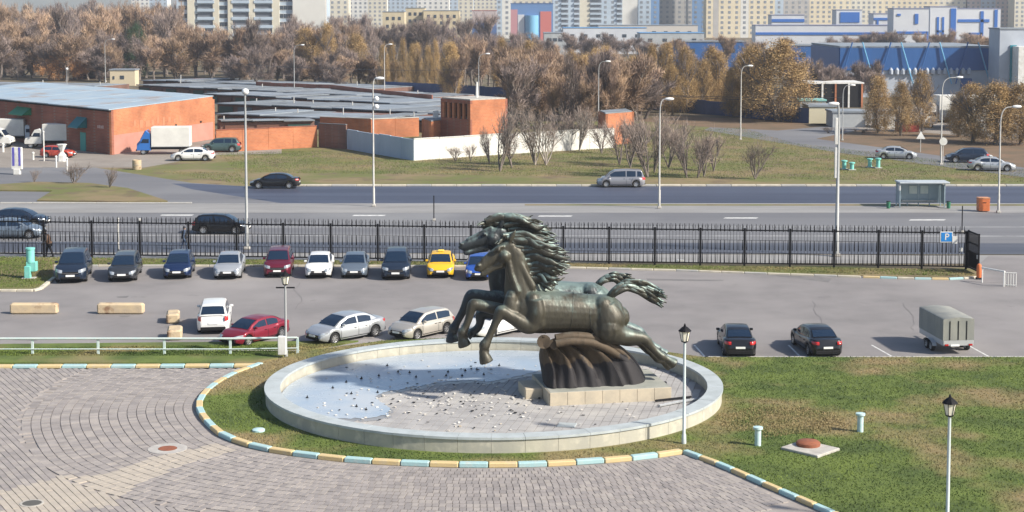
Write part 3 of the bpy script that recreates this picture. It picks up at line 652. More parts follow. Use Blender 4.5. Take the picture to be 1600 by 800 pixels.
# wave of bronze cloth that carries them
RID = [[(845, 540), (842, 556), (846, 582), (850, 607)], [(850, 536), (860, 556), (867, 582), (870, 607)], [(856, 532), (880, 551), (897, 578), (903, 606)], [(864, 529), (902, 545), (928, 574), (940, 606)], [(876, 526), (925, 538), (958, 566), (977, 604)], [(892, 523), (948, 529), (990, 558), (1015, 602)]]
RC = [spline([Vector((*p, 0)) for p in c], 24) for c in RID]
def wave():
    b = MB(); rows = []; NU = 60
    for v in range(25):
        row = []; f = v / 24; w = 0.75 + 0.85 * f ** 1.4
        for side in (-1, 1):
            us = [i / NU for i in range(NU + 1)]
            if side > 0: us = us[::-1]
            for u in us:
                t = u * (len(RC) - 1); k = min(int(t), len(RC) - 2); q = t - k
                p = RC[k][v].lerp(RC[k + 1][v], q)
                q2 = min(max(q + .05 * math.sin(f * 7 + k * 2.1), .001), .999); rid = (.44, .62, .40, .66, .50)[k] * (q2 ** 1.5) * ((1 - q2) ** .22) * 1.25 * math.sin(math.pi * min(1, f * .6 + .25)) + .035 * math.sin(q2 * 13 + f * 5 + k) * f - 0.10
                edge = math.sqrt(max(0, 1 - (2 * u - 1) ** 8))
                row.append(HP(p.x, p.y, 2.25 + side * ((w + rid) * edge + .02)))
        row.append(row[0]); rows.append(row)
    b.grid(rows); b.add(rows[0][:-1], [tuple(range(len(rows[0]) - 1))]); b.add(rows[-1][:-1], [tuple(range(len(rows[0]) - 1))])
    return b
def wave_mat():
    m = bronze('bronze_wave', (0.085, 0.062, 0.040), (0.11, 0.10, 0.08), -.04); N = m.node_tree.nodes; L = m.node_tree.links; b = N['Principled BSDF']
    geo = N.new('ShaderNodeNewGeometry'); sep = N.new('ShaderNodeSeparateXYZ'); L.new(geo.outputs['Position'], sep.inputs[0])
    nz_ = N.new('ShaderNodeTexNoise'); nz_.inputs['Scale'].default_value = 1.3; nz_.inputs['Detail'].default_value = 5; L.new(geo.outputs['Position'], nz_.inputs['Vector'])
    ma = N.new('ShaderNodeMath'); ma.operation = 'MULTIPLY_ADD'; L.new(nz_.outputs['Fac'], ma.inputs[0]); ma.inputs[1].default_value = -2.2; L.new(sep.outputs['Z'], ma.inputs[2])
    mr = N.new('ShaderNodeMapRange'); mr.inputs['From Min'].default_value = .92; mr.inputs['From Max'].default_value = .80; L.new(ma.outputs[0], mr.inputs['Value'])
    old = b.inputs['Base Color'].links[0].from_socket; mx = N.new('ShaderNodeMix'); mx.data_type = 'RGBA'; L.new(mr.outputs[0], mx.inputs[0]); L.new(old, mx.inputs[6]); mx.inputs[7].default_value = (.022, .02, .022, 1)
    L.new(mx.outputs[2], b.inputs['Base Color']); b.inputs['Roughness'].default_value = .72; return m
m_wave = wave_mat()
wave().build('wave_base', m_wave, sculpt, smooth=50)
sc = MB()
for (x, y, r) in ((850, 534, 11), (866, 538, 8), (878, 533, 9.5)):
    p0, p1 = HP(x, y, .75), HP(x, y, 3.6); sc.tube([p0 + Vector((0, .03, 0)), p0 + Vector((0, .0, 0)), p0.lerp(p1, .5), p1], [r / HS * .6, r / HS, r / HS, r / HS * .9], 14)
for (y0, w, d) in ((523, 7, .9), (531, 6.5, .75)):
    path = spline([HP(868, y0 + 6, d), HP(895, y0 + 2, d), HP(930, y0 + 6, d + .1), HP(962, y0 + 22, d + .3), HP(990, y0 + 44, d + .4)], 20); sc.tube(path, [w / HS] * 14 + [w / HS * (1 - .12 * k) for k in range(7)], 10)
sc.build('wave_scroll', m_wave, sculpt, smooth=50)
# plinth
m_pl = mat('plinth_cream_tile', (0.50, 0.43, 0.32), 0.75, col2=(0.40, 0.35, 0.27), scale=1.6, bump=0.1)
m_plt = mat('plinth_top_stone', (0.34, 0.34, 0.30), 0.8, col2=(0.25, 0.26, 0.23), scale=1.5, bump=0.1)
plw = 5.55; pld = 3.7; ang = R(11); ux = Vector((math.cos(ang), math.sin(ang), 0)); uy = Vector((-math.sin(ang), math.cos(ang), 0))
c = PL_F + ux * (plw / 2) + uy * (pld / 2)
MB().bbox((c.x, c.y, FLO + .30), (plw, pld, .62), .03, ang).build('plinth', m_plt, sculpt)
for i in range(7):
    q = PL_F + ux * ((i + .5) * plw / 7); MB().bbox((q.x - uy.x * .012, q.y - uy.y * .012, FLO + .30), (plw / 7 - .012, .04, .61), .008, ang).build('facing_tile', m_pl, sculpt)
    if i < 5:
        q = PL_F + uy * ((i + .5) * pld / 5); MB().bbox((q.x - ux.x * .012, q.y - ux.y * .012, FLO + .30), (.04, pld / 5 - .012, .61), .008, ang).build('facing_tile', m_pl, sculpt)
q = PL_F - ux * .42 + uy * 2.2; MB().bbox((q.x, q.y, FLO + .24), (.8, 1.7, .5), .03, ang).build('plinth_step', m_pl, sculpt)
# ================================================================== vehicles (local frame: +x forward, z up, origin on the ground)
def paint(name, c, metal=0.35, rough=0.35): return cm('paint_' + name, c, rough, metal, coat=0.5, spec=.35)
PAINT = {'navy': paint('navy', (0.018, 0.03, 0.055)), 'black': paint('black', (0.010, 0.010, 0.012), .2, .3), 'deep_blue': paint('deep_blue', (0.012, 0.028, 0.085)),
         'silver': paint('silver', (0.46, 0.48, 0.50), .5), 'red': paint('red', (0.22, 0.018, 0.035), .3), 'dark_red': paint('dark_red', (0.13, 0.012, 0.03), .3), 'white': paint('white', (0.68, 0.68, 0.67), 0, .3),
         'grey': paint('grey', (0.17, 0.21, 0.26), .5), 'taxi': paint('taxi', (0.72, 0.42, 0.02), 0, .35), 'blue': paint('blue', (0.03, 0.10, 0.42), .3), 'beige': paint('beige', (0.48, 0.45, 0.40), .4),
         'green': paint('green', (0.06, 0.10, 0.10), .3), 'orange_red': paint('orange_red', (0.42, 0.06, 0.035), .1), 'graphite': paint('graphite', (0.05, 0.055, 0.065), .5), 'van_silver': paint('van_silver', (0.30, 0.30, 0.32), .5)}
SHAPES = {  # L, W, H, hood length, windshield run, roof length fraction, tail kind, belt, hood z
    'sedan': dict(L=4.7, W=1.82, H=1.46, wb=1.42, ws=1.00, rf=0.42, rr=-1.05, rb=-1.72, belt=0.93, hood=0.78, trunk=1.04, r=.325),
    'hatch': dict(L=4.25, W=1.80, H=1.50, wb=1.22, ws=0.95, rf=0.32, rr=-1.60, rb=-2.0, belt=0.94, hood=0.80, trunk=None, r=.32),
    'suv': dict(L=4.55, W=1.88, H=1.70, wb=1.30, ws=1.08, rf=0.50, rr=-1.78, rb=-2.14, belt=1.06, hood=0.94, trunk=None, r=.37),
    'minivan': dict(L=4.7, W=1.85, H=1.74, wb=1.65, ws=1.02, rf=0.62, rr=-1.98, rb=-2.25, belt=1.02, hood=0.84, trunk=None, r=.34),
    'wagon': dict(L=4.6, W=1.80, H=1.50, wb=1.38, ws=0.95, rf=0.45, rr=-1.92, rb=-2.20, belt=0.93, hood=0.78, trunk=None, r=.32)}
_wheel = {}
def wheel_meshes(r, dark):
    k = (r, dark)
    if k not in _wheel:
        t = MB().lathe([(r * .62, -.10), (r * .93, -.105), (r, -.075), (r, .075), (r * .93, .105), (r * .62, .10)], 20, axis='y', close=False)
        t.lathe([(r * .62, .10), (r * .62, -.10)], 20, axis='y', close=False)
        d = MB()
        for s in (-1, 1):
            d.lathe([(0.001, .07 * s), (r * .18, .075 * s), (r * .2, .06 * s)], 12, axis='y', close=False)
            for i in range(7):
                a = 2 * math.pi * i / 7; ca, sa = math.cos(a), math.sin(a); w = r * .09
                d.add([(ca * r * .15 - sa * w, .07 * s, sa * r * .15 + ca * w), (ca * r * .15 + sa * w, .07 * s, sa * r * .15 - ca * w), (ca * r * .6 + sa * w * 1.5, .085 * s, sa * r * .6 - ca * w * 1.5), (ca * r * .6 - sa * w * 1.5, .085 * s, sa * r * .6 + ca * w * 1.5)], [(0, 1, 2, 3)])
        d.lathe([(r * .56, .088), (r * .66, .10)], 20, axis='y', close=False); d.lathe([(r * .56, -.088), (r * .66, -.10)], 20, axis='y', close=False)
        dk = MB().lathe([(0.001, 0), (r * .63, 0)], 20, axis='y', close=False)
        _wheel[k] = (t.mesh('tyre', m_rubber, 40), d.mesh('rim', m_rimg if dark else m_rim, 40), dk.mesh('brake_disc', m_trim))
    return _wheel[k]
_body = {}
def car_body(kind):
    if kind in _body: return _body[kind]
    q = SHAPES[kind]; L, W, H, r = q['L'], q['W'], q['H'], q['r']; h = L / 2; belt = q['belt']; hz = q['hood']; wbx = q['wb'] if True else 0
    xf, xr = h - .86, -h + .90; ra = r + .055; W2 = W / 2
    def plan(x):
        e = max(0, (x - (h - .75)) / .75) if x > 0 else max(0, (-x - (h - .6)) / .6)
        return W2 * (1 - .26 * e ** 2.6)
    tr = q['trunk']
    tail = [(-h, .58), (-h + .05, .80), (-h + .14, (tr or belt) - .04), (-h + .3, tr or belt + .01)]
    top = tail + [(q['rb'] if tr else -h + .35, (tr or belt) + .0), (0, belt), (q['wb'] - .25, belt - .01), (q['wb'], belt - .015), (q['wb'] + .3, hz + .10), (h - .40, hz - .0), (h - .16, hz - .09), (h - .05, hz - .2), (h, hz - .34)]
    xs = set([-h, -h + .05, -h + .14, -h + .3, h, h - .05, h - .16, h - .4] + list(np.linspace(-h + .3, h - .4, 14)))
    for cx in (xf, xr):
        for k in range(13): xs.add(cx + ra * math.cos(math.pi * k / 12))
    xs = sorted(xs); xs = [x for i, x in enumerate(xs) if i == 0 or x - xs[i - 1] > .012]
    rows = []
    for x in xs:
        zt = interp(x, top); zb = .20 + (.10 * max(0, (abs(x) - (h - .35)) / .35))
        for cx in (xf, xr):
            if abs(x - cx) < ra: zb = max(zb, r + math.sqrt(ra * ra - (x - cx) ** 2))
        w = plan(x); zt = max(zt, zb + .03); fr = [(0, .93), (.1, .975), (.42, 1.0), (.70, .985), (.88, .94), (.97, .86), (1.0, .72)]
        half = [(x, w * a, zb + (zt - zb) * f) for f, a in fr] + [(x, w * .35, zt + .018), (x, 0, zt + .025)]
        rows.append([(x, -p[1], p[2]) for p in half] + [(x, p[1], p[2]) for p in half[-2::-1]])
    b = MB(); b.grid(rows); n = len(rows[0])
    b.add(rows[0], [tuple(range(n))]); b.add(rows[-1], [tuple(range(n))])
    bme = b.mesh('body', m_trim, 38)
    seam = {}
    for s_ in (-1, 1):
        g2_ = MB()
        def sidept(x, z):
            zt = interp(x, top); zb = .20; w = plan(x); f = (z - zb) / max(.05, zt - zb); fr = [(0, .93), (.1, .975), (.42, 1.0), (.70, .985), (.88, .94), (.97, .86), (1.0, .72)]; return (x, s_ * (w * interp(f, fr) + .006), z)
        for xx in (q['wb'] - .38, lerp(q['rf'], q['rr'], .42), max(xr + ra + .02, lerp(q['rf'], q['rr'], .97))):
            g2_.grid([[sidept(xx - .012, lerp(.30, belt - .06, k / 5)) for k in range(6)], [sidept(xx + .012, lerp(.30, belt - .06, k / 5)) for k in range(6)]])
        g2_.grid([[sidept(lerp(xr + ra + .05, xf - ra - .05, k / 5), .27) for k in range(6)], [sidept(lerp(xr + ra + .05, xf - ra - .05, k / 5), .31) for k in range(6)]])
        for xx in (lerp(q['rf'], q['rr'], .42) + .12, max(xr + ra + .02, lerp(q['rf'], q['rr'], .97)) + .12):
            pz = belt - .17; a_ = sidept(xx + .09, pz); g2_.box((a_[0], a_[1] + s_ * .01, a_[2]), (.18, .03, .03))
        seam[s_] = g2_.mesh('door_seam', m_trim)
    u = MB(); u.box((0, 0, .34), (L - .5, W - .42, .3)); ume = u.mesh('underbody', m_trim)
    # cabin
    xw, xrf, xrr, xb = q['wb'], q['rf'], q['rr'], q['rb']; zb1 = (tr or belt + .04)
    prof = [(xb, zb1 - .02), (lerp(xb, xrr, .5), lerp(zb1, H - .07, .54)), (xrr, H - .085), (xrr + .25, H - .03), (lerp(xrf, xrr, .45), H), (xrf, H - .055), (xrf + .12, H - .11), (lerp(xrf, xw, .55), lerp(H, belt, .51)), (xw, belt - .03)]
    zb_ = lambda x: belt - .06
    wbse = lambda x: W2 * .915 - .05 * max(0, (abs(x - (xw + xb) / 2) / ((xw - xb) / 2))) ** 2
    def wtop(x):
        k = (interp(x, prof) - belt) / (H - belt); return lerp(wbse(x), W2 * .70, max(0, min(1, k)))
    cx = sorted(set([p[0] for p in prof] + list(np.linspace(xb, xw, 15)))); rows = []
    for x in cx:
        zt = interp(x, prof); w0, w1 = wbse(x), wtop(x); zl = zb_(x); zk = max(zt - .075, zl + .005)
        half = [(x, w0, zl), (x, lerp(w0, w1, .5) + .01, lerp(zl, zk, .5)), (x, w1, zk), (x, w1 - .05, max(zt - .018, zk + .003)), (x, w1 * .6, zt + .012), (x, 0, zt + .018)]
        rows.append([(p[0], -p[1], p[2]) for p in half] + [(p[0], p[1], p[2]) for p in half[-2::-1]])
    c = MB(); c.grid(rows); cme = c.mesh('cabin', m_trim, 40)
    def pane_x(x0, x1, frac, off=.014):      # windscreen / rear window sheet over the cabin top
        g_ = MB(); rr_ = []
        for i in range(9):
            x = lerp(x0, x1, i / 8); zt = interp(x, prof); w = wtop(x) - .07; sl = (interp(x + .02, prof) - interp(x - .02, prof)) / .04; nx, nz_ = -sl, 1.0; l = math.hypot(nx, nz_)
            rr_.append([(x + nx / l * off * 1.6, w * k * frac, zt + (.018 * (1 - k * k)) + nz_ / l * off) for k in (-1, -.6, 0, .6, 1)])
        g_.grid(rr_); return g_
    wsme = pane_x(lerp(xw, xrf, .08), lerp(xw, xrf, .90), .97).mesh('windscreen', m_glass, 60)
    rwme = pane_x(lerp(xb, xrr, .12), lerp(xb, xrr, .90), .95).mesh('rear_window', m_glass, 60)
    def side(x0, x1, s):
        g_ = MB(); lo, hi = [], []
        for i in range(9):
            x = lerp(x0, x1, i / 8); zt = interp(x, prof); w0, w1 = wbse(x), wtop(x); zl = zb_(x); zk = max(zt - .075, zl + .005)
            def pt(z):
                f = (z - zl) / (zk - zl); y = lerp(w0, w1, f) + .02 * (1 - abs(2 * f - 1)) + .014; return (x, s * y, z)
            a = belt + .045; bz = max(a + .012, zk - .045); lo.append(pt(min(a, zk))); hi.append(pt(min(bz, zk)))
        g_.grid([lo, hi]); return g_.mesh('side_window', m_glass, 60)
    ca = lerp(xw, xrf, .42) if kind != 'minivan' else lerp(xw, xrf, .5); cbp = lerp(xrf, xrr, .42); cc = lerp(xrr, xb, .35)
    wins = []
    for s in (-1, 1):
        wins += [side(cbp + .05, ca, s), side(xrr + (.05 if kind in ('suv', 'wagon', 'minivan') else .0) if kind != 'sedan' else lerp(xrr, xb, .2), cbp - .05, s)]
        if kind in ('suv', 'wagon', 'minivan'): wins[-1] = side(lerp(cbp, xrr, .62), cbp - .05, s); wins.append(side(lerp(xrr, xb, .15), lerp(cbp, xrr, .72), s))
    fx = lambda y: max(x for x in np.linspace(h - .8, h, 120) if plan(x) >= y) if y < plan(h) + 1e-6 or True else h
    def front_x(y):
        xx = [x for x in np.linspace(h - .8, h, 160) if plan(x) * .97 >= y]; return max(xx) if xx else h - .3
    def rear_x(y):
        xx = [x for x in np.linspace(-h, -h + .8, 160) if plan(x) * .97 >= y]; return min(xx) if xx else -h + .3
    lights = []
    for s in (-1, 1):
        y = W2 * .70; f = MB(); pts = []
        for i in range(6):
            yy = lerp(W2 * .50, W2 * .93, i / 5); x = front_x(yy) + .012 - .02; zz = hz - .20 + .07 * i / 5; hh = .075 + .02 * math.sin(math.pi * i / 5)
            pts.append([(x + .02, s * yy, zz - hh), (x + .012, s * yy, zz), (x - .05, s * yy, zz + hh)])
        f.grid(pts); bk = [[(a[0] - .06, a[1], a[2]) for a in r_] for r_ in pts]; f.grid(bk); lights.append(f.mesh('headlight', m_lamp_c, 50))
    tails = []
    for s in (-1, 1):
        f = MB(); pts = []; z0 = (tr or belt) - (.16 if tr else .10); tall = .10 if tr else .17
        for i in range(6):
            yy = lerp(W2 * (.55 if tr else .72), W2 * .93, i / 5); x = rear_x(yy) - .012
            pts.append([(x - .012, s * yy, z0 - tall), (x - .012, s * yy, z0), (x + .06, s * yy, z0 + tall * .6)])
        f.grid(pts); tails.append(f.mesh('taillight', m_lamp_r, 50))
    gr = MB().bbox((h - .03, 0, hz - .30), (.10, W * .52, .16), .02).mesh('grille', m_trim); gi = MB().bbox((h - .0, 0, .36), (.08, W * .60, .13), .02).mesh('air_intake', m_trim)
    pl = MB().box((0, 0, 0), (.012, .52, .115)).mesh('number_plate', m_plate)
    ch = MB().box((h + .028, 0, hz - .30), (.012, W * .50, .022)).mesh('grille_bar', m_chrome)
    bp = MB().bbox((-h + .02, 0, .36), (.10, W * .76, .20), .02).mesh('bumper', m_trim)
    mir = MB().bbox((0, 0, 0), (.12, .20, .14), .03).mesh('mirror', m_trim)
    _body[kind] = dict(seam=seam, body=bme, under=ume, cabin=cme, ws=wsme, rw=rwme, wins=wins, lights=lights, tails=tails, gr=gr, gi=gi, pl=pl, ch=ch, bp=bp, mir=mir, xf=xf, xr=xr, q=q, roofx=(xrf, xrr))
    return _body[kind]
def slot(o, m):
    o.material_slots[0].link = 'OBJECT'; o.material_slots[0].material = m; return o
def car(kind, col, loc, rz, label, name=None, group=None, scale=1.0, dark_rims=False, extra=None, tint=None):
    d = _body.get(kind) or car_body(kind); q = d['q']; p = PAINT[col]
    t = thing(name or {'sedan': 'sedan_car', 'hatch': 'hatchback_car', 'suv': 'suv_car', 'minivan': 'minivan', 'wagon': 'estate_car'}[kind], label, 'car' if kind != 'minivan' else 'minivan', loc, rz, group)
    t.scale = (scale,) * 3
    bo = slot(link('body', d['body'], t), p); link('underbody', d['under'], t)
    for s_ in (-1, 1): link('door_seam', d['seam'][s_], bo)
    cb = slot(link('cabin', d['cabin'], t), p)
    link('windscreen', d['ws'], t); link('rear_window', d['rw'], t)
    for w in d['wins']: link('side_window', w, t)
    tm, rm, dm = wheel_meshes(q['r'], dark_rims)
    for x in (d['xf'], d['xr']):
        for s in (-1, 1):
            w = link('wheel', tm, t, (x, s * (q['W'] / 2 - .125), q['r'])); link('rim', rm, w); link('brake_disc', dm, w)
    for m in d['lights']: link('headlight', m, t)
    for m in d['tails']: link('taillight', m, t)
    link('grille', d['gr'], t); link('grille_bar', d['ch'], t); link('air_intake', d['gi'], t); link('bumper', d['bp'], t)
    h = q['L'] / 2; link('number_plate', d['pl'], t, (h + .05, 0, .50)); link('number_plate', d['pl'], t, (-h - (.02), 0, .62 if q['trunk'] else .66))
    for s in (-1, 1): slot(link('mirror', d['mir'], t, (q['wb'] - .52, s * (q['W'] / 2 + .02), q['belt'] + .07)), p)
    if extra: extra(t, d)
    return t
def face(px, py, kind, front=True, ang=0.0, scale=1.0):   # car seen end on: its near bumper stands over this pixel of the ground
    q = SHAPES[kind]; p = G(px, py); rz = R(-90 + ang) if front else R(90 + ang)
    f = Vector((math.cos(rz), math.sin(rz), 0)); k = (-1 if front else 1) * q['L'] / 2 * scale
    return (p.x + f.x * k, p.y + f.y * k, 0.03), rz
ZLOT = 0.03
def front_row(px, py, kind, col, label, ang=0, scale=1.05, **k):
    py += 4.5; scale *= .97
    loc, rz = face(px, py, kind, True, ang + .55 * math.degrees(math.atan((800 - px) / F_PX)), scale); return car(kind, col, (loc[0], loc[1], ZLOT), rz, label, scale=scale, **k)
front_row(110, 440, 'suv', 'navy', 'dark navy car with broad chrome grille parked at the left end of the fence row', 1, 1.10)
front_row(190, 438, 'wagon', 'graphite', 'dark grey car with white papers behind its windscreen parked along the fence', 0, 1.06)
front_row(276, 433.5, 'hatch', 'deep_blue', 'dark blue hatchback parked between the dark grey car and the pale silver sedan', 0, 1.04)
front_row(355, 434, 'sedan', 'silver', 'pale silver sedan parked between the dark blue hatchback and the dark red crossover', 0, 1.04)
front_row(433, 431, 'suv', 'dark_red', 'dark red crossover parked along the fence', 0, 1.0)
front_row(497, 432.5, 'sedan', 'white', 'white sedan parked between the dark red crossover and the grey sedan', 0, 1.0)
front_row(553, 432.5, 'sedan', 'grey', 'blue grey sedan parked between the white sedan and the navy crossover', 0, 1.0)
front_row(618, 435, 'suv', 'navy', 'navy crossover parked beside the yellow taxi', 0, 1.03)
def taxi_sign(t, d):
    b = MB().bbox((0, 0, .06), (.16, .42, .12), .03); b.build('roof_sign', cm('taxi_sign', (.8, .62, .12), .4), t, loc=(-.05, 0, d['q']['H'] + .012))
front_row(688, 432, 'sedan', 'taxi', 'yellow taxi with a roof sign parked along the fence', 0, 1.02, extra=taxi_sign)
front_row(748, 436, 'hatch', 'blue', 'bright blue car parked beside the taxi, half hidden by the horse head', 0, 1.0)
# second row, in the middle of the car park
loc, rz = face(333, 524, 'suv', False, 8, .94)
car('suv', 'white', (loc[0], loc[1], ZLOT), rz, 'white boxy estate car seen from behind next to the red sedan', scale=.94)
def three_q(fx, fy, rx, ry, kind, col, label, scale=1.0, z=ZLOT, **k):   # front and rear wheel contact pixels of the near side
    a, b = G(fx, fy), G(rx, ry); d = (a - b); rz = math.atan2(d.y, d.x); q = SHAPES[kind]
    mid = (a + b) / 2; n = Vector((-math.sin(rz), math.cos(rz), 0))
    if n.y < 0: n = -n
    mid = mid + n * (q['W'] / 2 - .1) * scale
    return car(kind, col, (mid.x, mid.y, z), rz, label, scale=scale, **k)
three_q(391, 541, 437, 529, 'sedan', 'red', 'crimson red sedan parked behind the railing next to the white estate', .89)
three_q(525, 538.5, 584, 527, 'sedan', 'silver', 'silver sedan parked beside the fountain rim', .96)
three_q(652, 532.5, 697, 522, 'hatch', 'beige', 'silver beige hatchback parked behind the fountain rim', .93)
three_q(770, 530, 815, 520, 'hatch', 'white', 'white car glimpsed behind the forelegs of the horses', 1.0)
loc, rz = face(1157, 562, 'sedan', False, -2, .93)
car('sedan', 'black', (loc[0], loc[1], ZLOT), rz, 'black sedan with red tail lights parked at the lawn edge', scale=.93)
loc, rz = face(1294, 562, 'sedan', False, 6, .93)
car('sedan', 'black', (loc[0], loc[1], ZLOT), rz, 'black sedan with pale number plate parked between the other black sedan and the trailer', scale=.93)
# moving traffic (seen from the side)
def side_car(px, py, kind, col, label, right, scale=1.0, ang=0, z=.03, **k):
    p = G(px, py); q = SHAPES[kind]; return car(kind, col, (p.x, p.y + q['W'] / 2 * scale, z), (0 if right else math.pi) + R(ang), label, scale=scale, **k)
side_car(22, 357.5, 'sedan', 'navy', 'dark blue car driving on the far lane at the road beside another dark car', True, 1.06)
side_car(14, 374, 'sedan', 'grey', 'blue grey car driving in the near lane behind the fence', True, 1.02)
side_car(343, 367, 'hatch', 'black', 'black crossover driving on the road behind the fence', True, 1.03, -2)
side_car(428, 295.5, 'sedan', 'black', 'black sedan with bright wheels driving on the far carriageway', False, 1.02)
side_car(971, 293.5, 'minivan', 'van_silver', 'silver grey minivan driving on the far carriageway', False, 1.0)
side_car(1403, 249, 'sedan', 'silver', 'pale silver sedan driving alone along the curved side street', True, 1.0, -12, .02)
side_car(1515, 255, 'hatch', 'navy', 'dark blue hatchback on the side street beside the pale car with a roof light', False, 1.12, -8, .02)
def roof_bar(t, d): MB().bbox((0, 0, .05), (.3, 1.0, .12), .03).build('roof_light', m_white, t, loc=(-.1, 0, d['q']['H'] + .008))
side_car(1553, 268, 'sedan', 'silver', 'pale silver sedan with a white roof light on the side street', True, 1.05, -10, .02, extra=roof_bar)
side_car(299, 252, 'sedan', 'white', 'white sedan parked on the track beside the brick building', False, 1.06, 3, .012)
side_car(343, 238.5, 'suv', 'green', 'dark green off road car parked against the low brick wall', False, 1.06, 4, .012)
side_car(88, 247, 'hatch', 'orange_red', 'small red hatchback parked in front of the white truck', True, .95, -8, .012)

# ---- box trucks
m_boxw = mat('truck_box_white', (0.70, 0.69, 0.64), 0.5, col2=(0.60, 0.59, 0.55), scale=.8)
def truck(px, py, col_m, label, right, box=(4.2, 2.1, 2.1), scale=1.0, ang=0.0, cabover=False):
    p = G(px, py); t = thing('box_truck', label, 'truck', (p.x, p.y + 1.0, .012), (0 if right else math.pi) + R(ang)); t.scale = (scale,) * 3
    bl, bw, bh = box; x0 = -bl / 2 - .2
    MB().bbox((x0, 0, .95 + bh / 2), (bl, bw, bh), .04).build('cargo_box', m_boxw, t)
    for s in (-1, 1): MB().box((x0, s * bw / 2, .98), (bl, .03, .08)).build('box_rail', m_steel, t)
    MB().box((x0 + .6, 0, .70), (bl + 1.6, .9, .22)).build('chassis', m_trim, t)
    xb = x0 + bl / 2 + .10
    prof = [(xb, .55), (xb, 2.25), (xb + .25, 2.42), (xb + .85, 2.25), (xb + 1.35, 1.45), (xb + 2.0, 1.22), (xb + 2.12, .9), (xb + 2.12, .5)] if not cabover else [(xb, .5), (xb, 2.55), (xb + .5, 2.95), (xb + .62, 2.9), (xb + 1.25, 1.75), (xb + 1.62, 1.35), (xb + 1.68, .5)]
    b = MB(); n = len(prof); ys = [(-.98, 0), (-.92, .05), (.92, .05), (.98, 0)]; rows = []
    for y, g_ in ((-1.0, .06), (-.9, 0), (.9, 0), (1.0, .06)):
        cxm = sum(a for a, _ in prof) / n; czm = 1.3; rows.append([(lerp(a, cxm, g_), y, lerp(z, czm, g_)) for a, z in prof] + [(lerp(prof[0][0], cxm, g_), y, lerp(prof[0][1], czm, g_))])
    b.grid(rows); b.add(rows[0][:-1], [tuple(range(n))]); b.add(rows[-1][:-1], [tuple(range(n))])
    b.build('cab', col_m, t, smooth=30)
    wa, wb2 = (prof[3], prof[4]); ox = .03
    MB().add([(lerp(wa[0], wb2[0], f) + ox, y, lerp(wa[1], wb2[1], f) + ox) for f in (.06, .94) for y in (-.82, .82)], [(0, 1, 3, 2)]).build('windscreen', m_glass, t)
    for s in (-1, 1):
        x1 = xb + .18; z1 = 1.42; top = 2.08 if not cabover else 2.1
        MB().add([(x1, s * 1.012, z1), (xb + 1.15, s * 1.012, z1), (xb + .82, s * .995, top), (x1, s * .995, top)], [(0, 1, 2, 3)]).build('side_window', m_glass, t)
        MB().bbox((prof[-2][0] + .0, s * .72, .92), (.08, .28, .18), .03).build('headlight', m_lamp_c, t)
        MB().bbox((xb + 1.2, s * 1.15, 1.55), (.08, .16, .3), .02).build('mirror', m_trim, t)
    MB().bbox((prof[-1][0], 0, .56), (.14, 1.9, .2), .03).build('bumper', m_trim, t)
    tm, rm, dm = wheel_meshes(.37, False)
    for x in (xb + (1.35 if not cabover else .85), x0 - bl / 2 + 1.0):
        for s in (-1, 1):
            w = link('wheel', tm, t, (x, s * .86, .37)); link('rim', rm, w); link('brake_disc', dm, w)
    return t
truck(233, 242, cm('truck_blue', (0.02, 0.13, 0.42), .35, coat=.5), 'box truck with bright blue cab and white box against the orange brick wall', False, (4.6, 2.2, 2.4), 1.0, 4, True)
truck(64, 232, m_white, 'white bonneted box truck parked by the brick wall under the teal canopy', False, (4.4, 2.1, 2.0), 1.04, 0)
truck(-8, 231, m_white, 'white box truck cut off beside the green canopy', True, (4.6, 2.1, 2.0), 1.0, 0)
p = G(30, 228); t = truck(40, 224, cm('truck_pale', (0.5, 0.56, 0.62), .4), 'pale blue white truck parked behind the white bonneted truck', True, (4.0, 2.0, 2.2), 1.0, 0)
truck(1462, 200, m_white, 'large white box truck parked behind the ochre trees by the blue hall', False, (7.0, 2.4, 2.9), 1.25, 4, True)

# ---- covered trailer
p = G(1492, 556); tr_ = thing('covered_trailer', 'grey tarpaulin covered two axle trailer standing in the car park', 'trailer', (p.x, p.y + 1.75, ZLOT), R(96)); tr_.scale = (.93, .93, .88)
m_tarp = mat('tarpaulin_grey', (0.27, 0.27, 0.24), 0.7, col2=(0.21, 0.215, 0.20), scale=1.4, stretch=(1, 1, .4), bump=.25, bscale=2.5)
m_zinc = mat('trailer_zinc', (0.50, 0.51, 0.52), 0.45, 0.4)
TL, TW = 3.7, 1.72
MB().bbox((0, 0, .72), (TL, TW, .36), .02).build('tub', m_zinc, tr_)
c = MB(); rows = []
for i in range(13):
    x = lerp(-TL / 2, TL / 2, i / 12); sag = .018 * math.sin(i * math.pi); e = .10 if i in (0, 12) else 0
    yy = TW / 2 + .02; wob = .018 * math.sin(i * 2.1)
    e *= .25; rows.append([(x, -yy, .86), (x, -yy - wob, 1.4), (x, -yy, 2.10 - e), (x, -yy * .94, 2.15 - e), (x, 0, 2.24 - (.02 if i % 3 else 0) - e), (x, yy * .94, 2.15 - e), (x, yy, 2.10 - e), (x, yy + wob, 1.4), (x, yy, .86)])
c.grid(rows); c.add(rows[0], [tuple(range(9))]); c.add(rows[-1], [tuple(range(9))]); c.build('tarpaulin_cover', m_tarp, tr_, smooth=40)
for y in (-.45, .02, .5): MB().box((-TL / 2 - .012, y, 1.45), (.02, .05, 1.1)).build('strap', m_trim, tr_)
MB().box((TL / 2 + .55, 0, .5), (1.3, .1, .1)).build('drawbar', m_zinc, tr_); MB().tube([(TL / 2 + 1.05, 0, 0), (TL / 2 + 1.05, 0, .5)], .04, 6).build('jockey_leg', m_zinc, tr_)
tm, rm, dm = wheel_meshes(.29, False)
